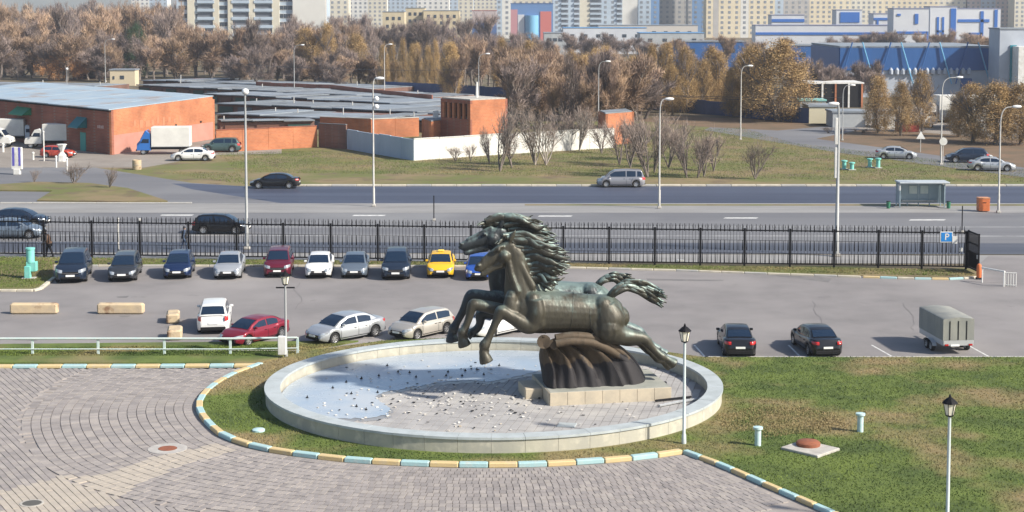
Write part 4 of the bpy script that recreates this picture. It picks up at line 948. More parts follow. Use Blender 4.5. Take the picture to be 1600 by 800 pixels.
for x in (-.55, .15):
    for s in (-1, 1):
        w = link('wheel', tm, tr_, (x, s * (TW / 2 + .13), .29)); link('rim', rm, w); link('brake_disc', dm, w)
for s in (-1, 1):
    g_ = MB(); g_.grid([[(lerp(-.95, .55, k / 12), s * (TW / 2 + d), .36 + .30 * math.sin(math.pi * min(max((k / 12) * 1.0, 0), 1)) ** .45) for k in range(13)] for d in (.02, .27)]); g_.build('mudguard', m_zinc, tr_, smooth=50)
    MB().bbox((-TL / 2 - .03, s * .68, .60), (.05, .22, .11), .02).build('taillight', m_lamp_r, tr_)
MB().box((-TL / 2 - .03, .2, .58), (.02, .5, .11)).build('number_plate', m_plate, tr_)
# ================================================================== black fence along the car park
PX_POST = [-78, -4, 69, 144, 219, 295, 370, 443, 517, 590.5, 663, 736, 808, 880, 951.5, 1023, 1094, 1163, 1234, 1303, 1372, 1440, 1509]
def fence_pt(px): return G(px, 401.8 + 0.014 * px)
fen = thing('metal_fence', 'long black spear topped metal fence between the car park and the road', 'fence', (0, 0, 0))
FH = 2.62; ZF = 0.09
pm = MB().bbox((0, 0, FH / 2), (.13, .13, FH), .015).bbox((0, 0, FH + .03), (.17, .17, .06), .02).mesh('post', m_black)
pk = MB().box((0, 0, 1.42), (.02, .02, 2.5)).add([(-.03, 0, 2.66), (.03, 0, 2.66), (0, 0, 2.9), (0, .03, 2.7), (0, -.03, 2.7)], [(0, 3, 2), (3, 1, 2), (1, 4, 2), (4, 0, 2)]).mesh('picket', m_black)
short = MB(); FP = [fence_pt(x) for x in PX_POST]; NPK = 14; n_pk = 0; far_pk = MB()
for i, p in enumerate(FP): link('post', pm, fen, (p.x, p.y, ZF - .06))
for a, b in zip(FP, FP[1:]):
    d = b - a; L = d.length; rz = math.atan2(d.y, d.x); c = (a + b) / 2
    for z, hh in ((FH - .14, .085), (1.80, .02), (.92, .02), (.20, .085)):
        MB().box((0, 0, 0), (L - .13, .045, hh)).build('rail', m_black, fen, loc=(c.x, c.y, ZF + z), rz=rz)
    for k in range(NPK):
        q = a.lerp(b, (k + .5) / NPK)
        if n_pk < 300: link('picket', pk, fen, (q.x, q.y, ZF), rz); n_pk += 1
        else:
            far_pk.box((q.x, q.y, ZF + 1.42), (.028, .028, 2.5), rz)
        q = a.lerp(b, (k + 1) / NPK)
        if k < NPK - 1:
            pass
for a, b in zip(FP, FP[1:]):
    d = b - a; rz = math.atan2(d.y, d.x)
    for k in range(10):
        q = a.lerp(b, (k + .5) / 10)
        for z0, z1 in ((.24, .95), (1.12, 1.80), (2.40, 2.92)): short.box((q.x, q.y - .02, ZF + (z0 + z1) / 2), (.065, .03, z1 - z0), rz, .45)
short.build('spear_bars', m_black, fen)['kind'] = 'stuff'
if far_pk.v: far_pk.build('pickets', m_black, fen)['kind'] = 'stuff'
# open gate leaf at the right end
ga = FP[-1] + Vector((.12, 0, 0)); gb = G(1529, 431); d = gb - ga; rz = math.atan2(d.y, d.x); L = d.length; gx = Vector((d.x / L, d.y / L, 0))
gate = thing('gate_leaf', 'black metal gate leaf swung open at the end of the fence', 'gate', (ga.x, ga.y, ZF), rz)
for x in (.06, L - .06): MB().box((x, 0, 1.4), (.1, .1, 2.6)).build('stile', m_black, gate)
for z in (.2, 1.3, 1.9, 2.62): MB().box((L / 2, 0, z), (L - .22, .07, .09)).build('rail', m_black, gate)
for k in range(12): MB().box((lerp(.2, L - .2, k / 11), 0, 1.41), (.05, .03, 2.3)).build('bar', m_black, gate)
MB().box((L / 2, .03, .75), (L - .3, .012, .95)).build('infill_panel', m_black, gate)
MB().bbox((L - .12, -.08, 1.15), (.16, .06, .28), .02).build('lock', m_steel, gate)
# barrier machine, white railing by the gate
m_or = mat('orange_paint', (0.62, 0.16, 0.04), 0.5, col2=(0.5, 0.14, 0.05), scale=3)
p = G(1529.5, 437); bar = thing('barrier_post', 'orange boom barrier cabinet at the gate', 'barrier', (p.x, p.y, .03))
MB().bbox((0, 0, .06), (.36, .36, .12), .02).build('base', m_trim, bar); MB().lathe([(.16, .12), (.17, .5), (.16, .85), (.12, .98), (.04, 1.03)], 14).build('cabinet', m_or, bar, smooth=40)
a, b = G(1534, 418, 1.0), G(1570, 424.5, 1.0)
rl = thing('white_rail', 'low white barrier rail beside the orange barrier cabinet', 'railing', (a.x, a.y, 0)); r_ = b - a
MB().tube([(0, 0, 1.0), (r_.x, r_.y, 1.0)], .06, 6).build('rail', m_white, rl)
for f in (.03, .97): MB().tube([(r_.x * f, r_.y * f, 0.02), (r_.x * f, r_.y * f, .98)], .045, 6).build('post', m_white, rl)
p = G(1579, 448); br = thing('cycle_rack', 'small white slatted rack beside the gate drive', 'rack', (p.x, p.y, .03), R(-15))
for k in range(5): MB().tube([(k * .16 - .32, 0, 0), (k * .16 - .32, 0, .85)], .028, 6).build('bar', m_white, br)
for z in (.08, .86): MB().tube([(-.36, 0, z), (.36, 0, z)], .03, 6).build('rail', m_white, br)
# parking sign hung on the fence
def text_mesh(txt, size, m, name, depth=.004, font_w=1.0):
    cu = bpy.data.curves.new(name, 'FONT'); cu.body = txt; cu.size = size; cu.align_x = 'CENTER'; cu.align_y = 'CENTER'; cu.extrude = depth; cu.offset = size * .012
    o = bpy.data.objects.new('txt', cu); COL.objects.link(o); dg = bpy.context.evaluated_depsgraph_get(); me = bpy.data.meshes.new_from_object(o.evaluated_get(dg)); bpy.data.objects.remove(o)
    me.materials.clear(); me.materials.append(m); me.name = name; return me
def lettering(txt, size, m, parent, loc, rot=(math.pi / 2, 0, 0), sx=1.0):
    o = link('lettering', text_mesh(txt, size, m, 'lettering'), parent, loc); o.rotation_euler = rot; o.scale = (sx, 1, 1); return o
fp = fence_pt(1477); sg = thing('parking_sign', 'blue parking sign with white letter P hung on the fence', 'sign', (fp.x, fp.y - .12, ZF + 2.2), R(0))
m_sblue = mat('sign_blue', (0.01, 0.20, 0.55), .4)
MB().bbox((0, 0, 0), (.86, .03, .74), .01).build('border', m_white, sg); MB().bbox((.0, -.012, 0), (.74, .03, .62), .008).build('panel', m_sblue, sg)
lettering('P', .62, m_white, sg, (.02, -.034, 0))
for x in (-.3, .3): MB().box((x, .06, 0), (.04, .12, .5)).build('bracket', m_steel, sg)
fp = fence_pt(1490); q = thing('notice_plate', 'small white notice plate on the fence beside the parking sign', 'sign', (fp.x, fp.y - .1, ZF + 2.0)); MB().bbox((0, 0, 0), (.34, .03, .5), .01).build('plate', m_white, q); MB().box((0, .05, 0), (.05, .08, .3)).build('bracket', m_steel, q)
fp = fence_pt(1500); q = thing('notice_plate', 'tiny white plate at mid height on the last fence panel', 'sign', (fp.x, fp.y - .1, ZF + 1.35)); MB().bbox((0, 0, 0), (.24, .03, .26), .01).build('plate', m_white, q); MB().box((0, .05, 0), (.05, .08, .15)).build('bracket', m_steel, q)

# ================================================================== lamps
m_pole = mat('lamp_pole_grey', (0.36, 0.37, 0.37), 0.55, 0.1, col2=(0.28, 0.29, 0.29), scale=1.5, stretch=(1, 1, .2))
m_polew = mat('lamp_pole_pale', (0.50, 0.49, 0.46), 0.6, 0.0, col2=(0.38, 0.37, 0.35), scale=1.5)
m_head = mat('lamp_head_white', (0.75, 0.75, 0.74), 0.4)
def street_lamp(bx, by, ty, label, arm=9, head='oval', z=.03, thick=.085, pale=False, boxes=()):
    p = G(bx, by); s = S(by); H = (by - ty) / s * 1.005
    t = thing('street_lamp', label, 'street lamp', (p.x, p.y, z), 0, 'street lamps along the road')
    m = m_polew if pale else m_pole
    MB().tube([(0, 0, 0), (0, 0, 1.6), (0, 0, 1.65), (0, 0, H - 1.2)], [thick * 1.35, thick * 1.3, thick, thick * .7], 8).build('pole', m, t, smooth=50)
    MB().bbox((0, 0, .10), (thick * 4, thick * 4, .2), .03).build('footing', m_concrete, t)
    ax = arm / s; path = spline([(0, 0, H - 1.25), (ax * .12, 0, H - .5), (ax * .45, 0, H - .08), (ax, 0, H)], 10)
    a = MB().tube(path, [thick * .6] * 6 + [thick * .5] * 5, 6).build('arm', m, t, smooth=50)
    if head == 'globe': h_ = MB(); h_.lathe([(.02, -.24), (.2, -.16), (.28, 0), (.2, .19), (.02, .25)], 12, (ax, 0, H)); h_.build('lamp_head', m_head, t, smooth=60)
    else:
        h_ = MB(); h_.lathe([(.03, -.38), (.10, -.3), (.145, 0), (.11, .33), (.03, .42)], 10, (ax + (.3 if ax > 0 else -.3), 0, H + .02), axis='x'); h_.build('lamp_head', m_head, t, smooth=60)
    for (z0, z1, w) in boxes: MB().bbox((-.16, 0, (z0 + z1) / 2), (w, w, z1 - z0), .02).build('control_box', m_white, t)
    return t
street_lamp(386, 390, 145, 'tall street lamp with round white head standing between the fence and the road', 0.5, 'globe', thick=.11)
lamp3 = street_lamp(584, 323, 124, 'street lamp with three small white lamps near the top on the median', 5, 'oval', pale=True)
for k, z in enumerate((8.9, 9.6)): b = MB(); b.lathe([(.02, -.22), (.2, -.12), (.24, .05), (.14, .2), (.02, .24)], 10, (.3, 0, z)); b.build('side_lamp', m_head, lamp3, smooth=60)
street_lamp(601, 156, 70, 'pale street lamp in front of the poplars beyond the brick yard wall', 7, pale=True)
street_lamp(1030, 326, 156, 'pale street lamp on the median opposite the silver minivan', 9, pale=True)
street_lamp(1157, 219, 104, 'street lamp beside the large ochre tree at the field corner', 10, pale=True)
street_lamp(1307, 401, 164, 'tall grey street lamp behind the fence with pale control boxes on its pole', -2, 'oval', thick=.14, boxes=((8.0, 9.9, .2), (5.6, 7.8, .16)))
street_lamp(1470, 258, 122, 'pale street lamp standing at the edge of the curved side street', 22, pale=True)
street_lamp(1560, 333, 168, 'pale street lamp beside the orange container on the median', 19, pale=True)
for (bx, by, ty, w) in ((460, 150, 71, 'behind the garages'), (748, 178, 85, 'behind the brick tower'), (935, 206, 97, 'behind the white wall'), (1316, 220, 134, 'beside the grey depot wall'), (165, 137, 62, 'at the wood edge behind the kiosk')):
    street_lamp(bx, by, ty, 'street lamp with curved arm among the trees ' + w, 11, thick=.08)
street_lamp(105, 150, 108, 'short pale post with lamp beside the round orange tree', 0.5, 'globe', thick=.07)

m_lant = mat('lantern_glass', (0.80, 0.76, 0.62), 0.3); m_lpole = mat('lantern_pole', (0.50, 0.56, 0.56), 0.5, 0.1)
def lantern(px, py, ty, label, z0, grey=False):
    p = G(px, py, z0); H = (py - ty) / S(py) * 1.02 * (CAM_H - z0) / CAM_H / 1.0
    t = thing('lantern_post', label, 'lamp post', (p.x, p.y, z0), 0, 'garden lanterns round the fountain')
    MB().tube([(0, 0, 0), (0, 0, .35), (0, 0, .4), (0, 0, H - .75)], [.10, .09, .065, .055], 10).build('pole', m_lpole if not grey else m_pole, t, smooth=40)
    MB().lathe([(.04, H - .75), (.13, H - .72), (.15, H - .68)], 8).build('lantern_base', m_black, t)
    MB().lathe([(.13, H - .68), (.21, H - .28)], 6).build('lantern_glass', m_lant, t)
    for k in range(6):
        a = 2 * math.pi * k / 6; MB().tube([(.135 * math.cos(a), .135 * math.sin(a), H - .68), (.215 * math.cos(a), .215 * math.sin(a), H - .28)], .012, 4).build('lantern_bar', m_black, t)
    MB().lathe([(.27, H - .28), (.25, H - .24), (.12, H - .12), (.05, H - .08), (.04, H - .02), (.008, H + .04)], 8).build('lantern_cap', m_black, t)
    return t
lantern(1068.5, 693, 508, 'pale lantern post standing on the lawn against the fountain rim', LAWN_Z)
lantern(1480, 822, 618, 'pale lantern post standing alone on the open lawn', LAWN_Z)
ln = lantern(447, 558, 424, 'white lantern post with meter box standing at the end of the pale railing', .1, True)
MB().bbox((-.18, -.06, .62), (.42, .3, .95), .03).build('meter_box', m_white, ln); MB().box((0, 0, 3.55), (.95, .05, .07)).build('cross_bar', m_trim, ln)
p = G(645, 500); 
# ================================================================== pale railing on the left
m_rail = mat('pale_aqua_paint', (0.45, 0.58, 0.57), 0.6, col2=(0.55, 0.6, 0.57), scale=3)
rl = thing('pipe_railing', 'low pale aqua pipe railing along the edge of the car park', 'railing', (0, 0, 0))
RP = [G(x, 556.5 if x < 440 else 555) for x in (-155, -52, 51, 153.5, 257, 360, 465)]
for p in RP: MB().bbox((p.x, p.y, .50), (.13, .07, .84), .01).build('post', m_rail, rl)
for a, b in zip(RP, RP[1:]):
    MB().tube([(a.x, a.y - .05, .92), (b.x, b.y - .05, .92)], .055, 8).build('top_rail', m_rail, rl)
    MB().tube([(a.x, a.y - .05, .38), (b.x, b.y - .05, .38)], .028, 6).build('lower_rail', m_rail, rl)
# ================================================================== concrete blocks
m_blk = mat('ochre_concrete_block', (0.55, 0.43, 0.27), 0.9, col2=(0.45, 0.36, 0.25), scale=2.2, bump=.3, col3=(0.25, 0.15, 0.09), scale3=1.6, lo3=.56, hi3=.70)
def block(px, py, l, w, h, rz, label):
    p = G(px, py); b = MB().bbox((0, 0, h / 2), (l, w, h), .09); o = tag(b.build('concrete_block', m_blk, None, loc=(p.x, p.y + w / 2, ZLOT), rz=rz), label, 'block', 'concrete road blocks')
    return o
block(52, 492, 2.75, .5, .62, 0, 'long ochre concrete block near the grass corner, left of its twin')
block(187.5, 492, 2.7, .5, .62, R(-1), 'long stained ochre concrete block lying between its twin and the upright pair')
block(268.5, 505, 1.5, .72, .55, R(100), 'ochre concrete block set end on, behind the other of the pair')
block(271, 531, 1.5, .78, .55, R(100), 'ochre concrete block set end on beside the railing')
p = G(1063, 413); tag(MB().bbox((0, 0, .12), (.5, .3, .24), .04).build('white_box', m_white, None, loc=(p.x, p.y, .1)), 'small white box lying in the grass strip under the fence', 'box')
# ================================================================== lawn fittings
m_aq = mat('pale_aqua_metal', (0.38, 0.58, 0.60), 0.5, col2=(0.5, 0.62, 0.62), scale=4)
for (px, py, h, lab) in ((1184, 696, .78, 'pale aqua vent pipe with cap on the lawn beside the concrete slab'), (1344, 674.5, .80, 'pale aqua vent pipe with cap standing alone further up the lawn')):
    p = G(px, py, LAWN_Z); t = thing('vent_pipe', lab, 'vent', (p.x, p.y, LAWN_Z), 0, 'vent pipes on the lawn')
    MB().lathe([(.13, 0), (.13, h - .14)], 14).build('pipe', m_aq, t, smooth=40); MB().lathe([(.13, h - .14), (.20, h - .10), (.20, h - .02), (.10, h)], 14).build('cap', m_aq, t, smooth=30)
m_rust = mat('rusty_iron', (0.28, 0.09, 0.04), 0.85, col2=(0.20, 0.07, 0.04), scale=6, bump=.3)
p = G(1266, 703, LAWN_Z); sl = thing('manhole_slab', 'square concrete slab with rusty round hatch set in the lawn', 'manhole', (p.x, p.y, LAWN_Z), R(45))
MB().bbox((0, 0, .04), (1.55, 1.75, .12), .02).build('slab', m_concrete, sl); MB().lathe([(.48, .10), (.48, .22), (.42, .27), (.02, .28)], 20, (.22, .25, 0)).build('hatch', m_rust, sl, smooth=40)
p = G(262, 703); mh = thing('manhole_cover', 'rusty manhole cover in a pale concrete ring set in the paving', 'manhole', (p.x, p.y, .05))
MB().lathe([(.78, -.02), (.78, .012), (.38, .014)], 28, close=False).build('concrete_ring', cm('pale_collar', (.44, .42, .39), .85, col2=(.34, .32, .3), scale=3), mh); MB().lathe([(.37, -.01), (.37, .025), (.02, .028)], 24).build('iron_cover', m_rust, mh)
p = G(50, 788.5); mh = thing('manhole_cover', 'dark iron manhole cover flush with the straight paver rows', 'manhole', (p.x, p.y, .05))
MB().lathe([(.42, -.01), (.42, .012), (.34, .014)], 24, close=False).build('iron_ring', m_concrete, mh); MB().lathe([(.33, -.01), (.33, .016), (.02, .018)], 24).build('iron_cover', cm('dark_iron', (.09, .085, .075), .7), mh)
p = G(404, 673.5, LAWN_Z); mh = thing('lawn_cover', 'round pale aqua cover lying in the grass between kerb and fountain', 'cover', (p.x, p.y, LAWN_Z)); MB().lathe([(.27, 0), (.27, .07), (.22, .10), (.02, .11)], 18).build('lid', m_aq, mh, smooth=30)
# aqua vent cabinet on the left lawn
m_teal = mat('turquoise_paint', (0.16, 0.52, 0.46), 0.55, col2=(0.22, 0.56, 0.5), scale=3)
p = G(47, 437); vt = thing('vent_cabinet', 'turquoise stepped vent cabinet standing on the grass corner by the fence', 'cabinet', (p.x, p.y, .09))
MB().bbox((-.05, 0, .03), (.85, .6, .06), .01).build('footing', m_concrete, vt); MB().bbox((-.1, -.12, .42), (.38, .34, .80), .02).build('lower_box', m_teal, vt); MB().bbox((.12, .08, .78), (.64, .46, .62), .02).build('mid_box', m_teal, vt); MB().lathe([(.27, 1.05), (.27, 1.88), (.31, 1.90), (.31, 2.0), (.1, 2.03)], 14, (.03, .08, 0)).build('flue', m_teal, vt, smooth=30)

# ================================================================== bus shelter, containers, boxes on the median
m_sh = mat('shelter_grey_panel', (0.30, 0.38, 0.42), 0.35, 0.1, col2=(0.25, 0.33, 0.37), scale=1.0); m_shr = mat('shelter_roof', (0.42, 0.46, 0.49), 0.5); m_shg = mat('shelter_glass', (0.25, 0.33, 0.37), 0.1, coat=.3)
p = G(1441, 325); bs = thing('bus_shelter', 'grey blue bus shelter with flat overhanging roof on the median', 'bus shelter', (p.x, p.y + .8, .03)); bw = 3.95
MB().bbox((.1, -.2, 2.24), (bw + .5, 1.9, .14), .03).build('roof', m_shr, bs)
for k in range(4):
    x = lerp(-bw / 2, bw / 2, (k + .5) / 4); MB().box((x, .6, 1.2), (bw / 4 - .1, .03, 1.85)).build('back_panel', m_sh if k in (0, 3) else m_shg, bs)
    if k in (1, 2): MB().bbox((x, .54, 1.45), (.7, .03, .72), .01).build('poster', cm('poster', (.42, .50, .48), .6, col2=(.5, .56, .52), scale=3), bs)
for k in range(5): MB().box((lerp(-bw / 2, bw / 2, k / 4), .6, 1.1), (.09, .09, 2.2)).build('post', m_sh, bs)
for s in (-1, 1): MB().box((s * bw / 2, -.1, 1.15), (.04, 1.2, 1.7)).build('side_panel', m_sh, bs); MB().box((s * bw / 2, -.75, 1.1), (.09, .09, 2.2)).build('post', m_sh, bs)
MB().box((0, .3, .5), (bw * .8, .35, .06)).build('bench', m_steel, bs)
MB().box((-bw / 2 - .06, -.75, 1.8), (.1, .5, .5)).build('side_sign', m_white, bs)
for (px, lab) in ((1388, 'small green litter bin left of the bus shelter'), (1482, 'small green litter bin right of the bus shelter')):
    p = G(px, 326); b = thing('litter_bin', lab, 'bin', (p.x, p.y, .03)); MB().lathe([(.16, 0), (.19, .55), (.2, .6)], 12).build('tub', cm('bin_green', (.03, .16, .09), .5), b, smooth=40); MB().lathe([(.2, .602), (.17, .64), (.02, .645)], 12).build('rim', m_trim, b)
p = G(1538, 331.5); b = thing('orange_container', 'orange metal grit container standing on the median beside a lamp', 'container', (p.x, p.y + .4, .03)); MB().bbox((0, 0, .60), (.95, .8, 1.1), .03).build('body', m_or, b); MB().bbox((0, 0, 1.18), (1.0, .85, .08), .02).build('lid', cm('orange_lid', (.55, .25, .12), .5), b); MB().box((0, -.41, .8), (.3, .03, .05)).build('handle', m_trim, b)
for i, (px, py, h) in enumerate(((1319, 265, .85), (1331, 266, .7), (1359, 262, .85), (1372, 263, .95))):
    p = G(px, py); b = thing('vent_box', ('turquoise' if h > .8 else 'low turquoise') + ' vent pipe on the far verge, ' + ['nearest the tall grey lamp', 'second from the grey lamp', 'third from the grey lamp', 'farthest from the grey lamp'][i], 'vent', (p.x, p.y, .01), 0, 'turquoise vents on the far verge')
    MB().lathe([(.22, 0), (.22, h), (.34, h + .04), (.34, h + .16), (.1, h + .2)], 12).build('pipe', m_teal, b, smooth=40); MB().bbox((0, 0, .05), (.8, .7, .1), .02).build('base', m_concrete, b)
# thin dark posts
for (px, py, ty, lab) in ((1503, 364, 322, 'thin dark post behind the fence near the parking sign'), (678, 345, 306, 'thin dark post on the median in front of the minivan road')):
    p = G(px, py); t = thing('marker_post', lab, 'post', (p.x, p.y, .03)); MB().tube([(0, 0, 0), (0, 0, (py - ty) / S(py))], .045, 6).build('pole', m_trim, t); MB().bbox((0, 0, .08), (.25, .25, .16), .02).build('footing', m_concrete, t)
# pale posts behind the fence on the footway
for (px, py, ty, lab) in ((185, 390, 343, 'pale steel post behind the fence'), (219, 398, 344, 'pale steel post with small lamp behind the fence, next to the plain post')):
    p = G(px, py); t = thing('steel_post', lab, 'post', (p.x, p.y, .03)); h = (py - ty) / S(py); MB().tube([(0, 0, 0), (0, 0, h)], .07, 8).build('pole', m_polew, t); MB().lathe([(.09, h), (.12, h + .05), (.06, h + .12)], 8).build('cap', m_polew, t)
# tall advertising pillar at the left
m_pur = mat('pillar_violet', (0.10, 0.09, 0.40), 0.5)
p = G(27, 273); s_ = S(273); t = thing('sign_pillar', 'white vertical sign pillar with violet stripes beside the side street', 'sign', (p.x, p.y, .02))
hh = 42 / s_; ww = 17 / s_
MB().bbox((0, 0, .3), (ww * .6, .5, .6), .03).build('foot', m_white, t); MB().bbox((0, 0, .55 + hh / 2 - .25), (ww, .35, hh - .5), .04).build('panel', m_white, t)
for s in (-1, 1): MB().bbox((s * ww * .28, -.185, .5 + hh / 2), (ww * .2, .02, hh - .9), .005).build('stripe', m_pur, t)
for k in range(5): MB().bbox((.0, -.19, 1.2 + k * (hh - 1.4) / 5), (ww * (.22 if k % 2 else .34), .02, .28), .005).build('letter_block', m_white, t)
# small bollards, barrier and drum near the junction
for i, (px, py, h, w) in enumerate(((5, 238, .9, .14), (52, 250, .7, .12), (69, 252, 3.3, .07), (88, 262, 1.1, .09), (105, 268, 1.3, .1))):
    p = G(px, py); o = thing('white_post', ['stout white post by the white trucks', 'short white post on the yard edge', 'tall thin white pole in front of the white truck', 'thin white post before the red hatchback', 'white post with round top nearest the bare saplings'][i], 'post', (p.x, p.y, .015)); MB().tube([(0, 0, 0), (0, 0, h)], w, 7).build('shaft', m_white, o); MB().lathe([(w * 1.3, h), (w * 1.5, h + .1), (w * .5, h + .25)], 8).build('cap', m_white, o)
p = G(97, 252); o = thing('hourglass_sign', 'white hourglass shaped stand in front of the red hatchback', 'sign', (p.x, p.y, .015)); MB().lathe([(.55, 0), (.5, .7), (.18, 1.1), (.55, 1.9)], 6).build('stand', m_white, o); MB().lathe([(.6, 1.9), (.6, 1.98), (.1, 2.0)], 6).build('top', m_white, o)
p = G(214, 265); o = thing('concrete_ring', 'upright pale concrete drum by the dirt track', 'drum', (p.x, p.y, .015)); MB().lathe([(.48, 0), (.5, .05), (.5, 1.05), (.4, 1.05), (.4, .9), (.02, .9)], 16).build('drum', m_blk, o, smooth=30); MB().lathe([(.52, .5), (.52, .56)], 16, close=False).build('band', m_concrete, o)

# road signs on the right
def tri_sign(px, py, ty, label, shape):
    p = G(px, py); h = (py - ty) / S(py); t = thing('road_sign', label, 'road sign', (p.x, p.y, .01)); MB().tube([(0, 0, 0), (0, 0, h)], .05, 6).build('pole', m_polew, t)
    b = MB()
    if shape == 'tri': b.prism([(-.55, 0), (.55, 0), (0, .95)], 0, .04)
    else: b.lathe([(.02, 0), (.45, 0), (.45, .04), (.02, .04)], 16, (0, .45, 0))
    o = b.build('plate', m_white, t, loc=(0, -.06, h - .95)); o.rotation_euler = (math.pi / 2, 0, 0); return t
tri_sign(1438, 238, 205, 'white triangular warning sign on the far side of the curved street', 'tri')
tri_sign(1473, 258, 214, 'round white sign on the pale lamp beside the curved street', 'round')

# ================================================================== two pedestrians behind the fence
def person(px, py, H, label, top_c, leg_c, lean=0.0, rz=0.0, bag=False, hood=True):
    p = G(px, py); t = thing('person', label, 'person', (p.x, p.y, .03), rz); k = H / 1.75
    b = MB(); lx = math.sin(lean)
    def L(pts, r): b.tube([Vector(q) * k for q in spline(pts, 12)], [interp(i / 12, [(j / (len(r) - 1), v) for j, v in enumerate(r)]) * k for i in range(13)], 10); ball(b, Vector(pts[0]) * k, r[0] * k, 8); ball(b, Vector(pts[-1]) * k, r[-1] * k, 8)
    sx = .35 * lx * 1.6
    L([(0, 0, .92), (sx * .35, 0, 1.15), (sx * .8, 0, 1.38), (sx, 0, 1.46)], [.16, .165, .17, .10])
    L([(sx, 0, 1.46), (sx * 1.1, 0, 1.54)], [.065, .06])
    for s, st in ((-1, .22), (1, -.18)):
        L([(0, s * .09, .90), (st * .5, s * .09, .50), (st - .05, s * .09, .10)], [.105, .075, .05])
        L([(st - .08, s * .09, .05), (st + .12, s * .09, .04)], [.05, .04])
        L([(sx, s * .20, 1.40), (sx * .7 - st * .4, s * .25, 1.12), (sx * .8 - st * .9 + .1, s * .22, .90)], [.07, .055, .04])
        L([(sx * .8 - st * .9 + .1, s * .22, .90), (sx * .8 - st * .9 + .14, s * .21, .80)], [.04, .035])
    o = remeshed('body', b, leg_c, t, .03, 3)
    c = MB(); prof = [(.0, .86, .20), (sx * .3, 1.12, .19), (sx * .8, 1.36, .205), (sx, 1.47, .10)]
    c.tube([Vector((x, 0, z)) * k for x, z, r in prof], [r * k for *_, r in prof], 14); c.build('jacket', top_c, t, smooth=50)
    h = MB(); h.lathe([(.02, -.12), (.075, -.09), (.095, 0), (.085, .08), (.03, .125)], 12, (sx * 1.15 * k, 0, 1.64 * k)); h.build('head', cm('skin', (.5, .33, .25), .6), t, smooth=60)
    h = MB(); h.lathe([(.105, -.02), (.112, .05), (.085, .12), (.02, .15)], 12, ((sx * 1.15 - .015) * k, 0, 1.65 * k)); h.build('hat', cm('dark_hat', (.02, .02, .025), .8), t, smooth=60)
    if bag: MB().bbox((-.05, -.34 * k, .80 * k), (.42, .16, .36), .06).build('bag', m_trim, t)
    return t
person(288, 391, 1.7, 'person in a black coat and blue trousers walking behind the fence', cm('black_coat', (.015, .015, .018), .8), cm('jeans', (.05, .08, .14), .8), .05, R(20))
person(77, 402, 1.95, 'person in a brown jacket and dark trousers striding behind the fence with a bag', cm('brown_jacket', (.14, .08, .05), .8), cm('dark_trousers', (.02, .02, .024), .8), .35, R(200), True)
# ================================================================== buildings
def brick_mat(name, c1, c2, mortar, scale=1.0, vert_x=True):
    m = bpy.data.materials.new(name); m.use_nodes = True; nt = m.node_tree; N = nt.nodes; L = nt.links; b = N['Principled BSDF']; b.inputs['Roughness'].default_value = .9
    g_ = N.new('ShaderNodeNewGeometry'); sp_ = N.new('ShaderNodeSeparateXYZ'); L.new(g_.outputs['Position'], sp_.inputs[0])
    ad = N.new('ShaderNodeMath'); ad.operation = 'ADD'; L.new(sp_.outputs['X'], ad.inputs[0]); L.new(sp_.outputs['Y'], ad.inputs[1])
    cb = N.new('ShaderNodeCombineXYZ'); L.new(ad.outputs[0], cb.inputs[0]); L.new(sp_.outputs['Z'], cb.inputs[1])
    t = N.new('ShaderNodeTexBrick'); t.inputs['Scale'].default_value = scale; t.inputs['Brick Width'].default_value = .5; t.inputs['Row Height'].default_value = .18; t.inputs['Mortar Size'].default_value = .018
    t.inputs['Color1'].default_value = (*c1, 1); t.inputs['Color2'].default_value = (*c2, 1); t.inputs['Mortar'].default_value = (*mortar, 1); L.new(cb.outputs[0], t.inputs['Vector'])
    n = N.new('ShaderNodeTexNoise'); n.inputs['Scale'].default_value = .35; n.inputs['Detail'].default_value = 6; L.new(g_.outputs['Position'], n.inputs['Vector'])
    mr = N.new('ShaderNodeMapRange'); mr.inputs['From Min'].default_value = .3; mr.inputs['From Max'].default_value = .7; mr.inputs['To Min'].default_value = .7; mr.inputs['To Max'].default_value = 1.2; L.new(n.outputs['Fac'], mr.inputs['Value'])
    mx = N.new('ShaderNodeMix'); mx.data_type = 'RGBA'; mx.blend_type = 'MULTIPLY'; mx.inputs[0].default_value = 1; L.new(t.outputs['Color'], mx.inputs[6]); L.new(mr.outputs[0], mx.inputs[7]); L.new(mx.outputs[2], b.inputs['Base Color'])
    return m
m_brick = brick_mat('red_brick', (0.30, 0.095, 0.055), (0.25, 0.075, 0.045), (0.24, 0.15, 0.11))
m_brick2 = brick_mat('orange_brick', (0.47, 0.165, 0.07), (0.40, 0.13, 0.055), (0.38, 0.20, 0.12))
m_brick3 = brick_mat('brown_brick', (0.20, 0.10, 0.075), (0.16, 0.08, 0.06), (0.18, 0.13, 0.11))
m_pink = mat('pink_render', (0.46, 0.22, 0.17), 0.9, col2=(0.40, 0.185, 0.14), scale=.6, bump=.1)
m_roofb = mat('blue_grey_roof_sheet', (0.28, 0.37, 0.45), 0.45, 0.0, col2=(0.36, 0.42, 0.46), scale=.25, detail=6, col3=(0.30, 0.22, 0.17), scale3=.22, lo3=.56, hi3=.72)
m_felt = mat('roofing_felt', (0.15, 0.165, 0.18), 0.75, col2=(0.21, 0.235, 0.26), scale=.3, detail=6, col3=(0.10, 0.10, 0.10), scale3=.4, lo3=.55, hi3=.7)
m_feltl = mat('pale_roofing_felt', (0.25, 0.285, 0.32), 0.65, col2=(0.18, 0.205, 0.235), scale=.4, detail=6)
m_doorg = mat('garage_door_green', (0.02, 0.06, 0.05), 0.6); m_doorb = mat('garage_door_grey', (0.09, 0.11, 0.13), 0.6); m_doorr = mat('garage_door_rust', (0.12, 0.05, 0.03), 0.7)
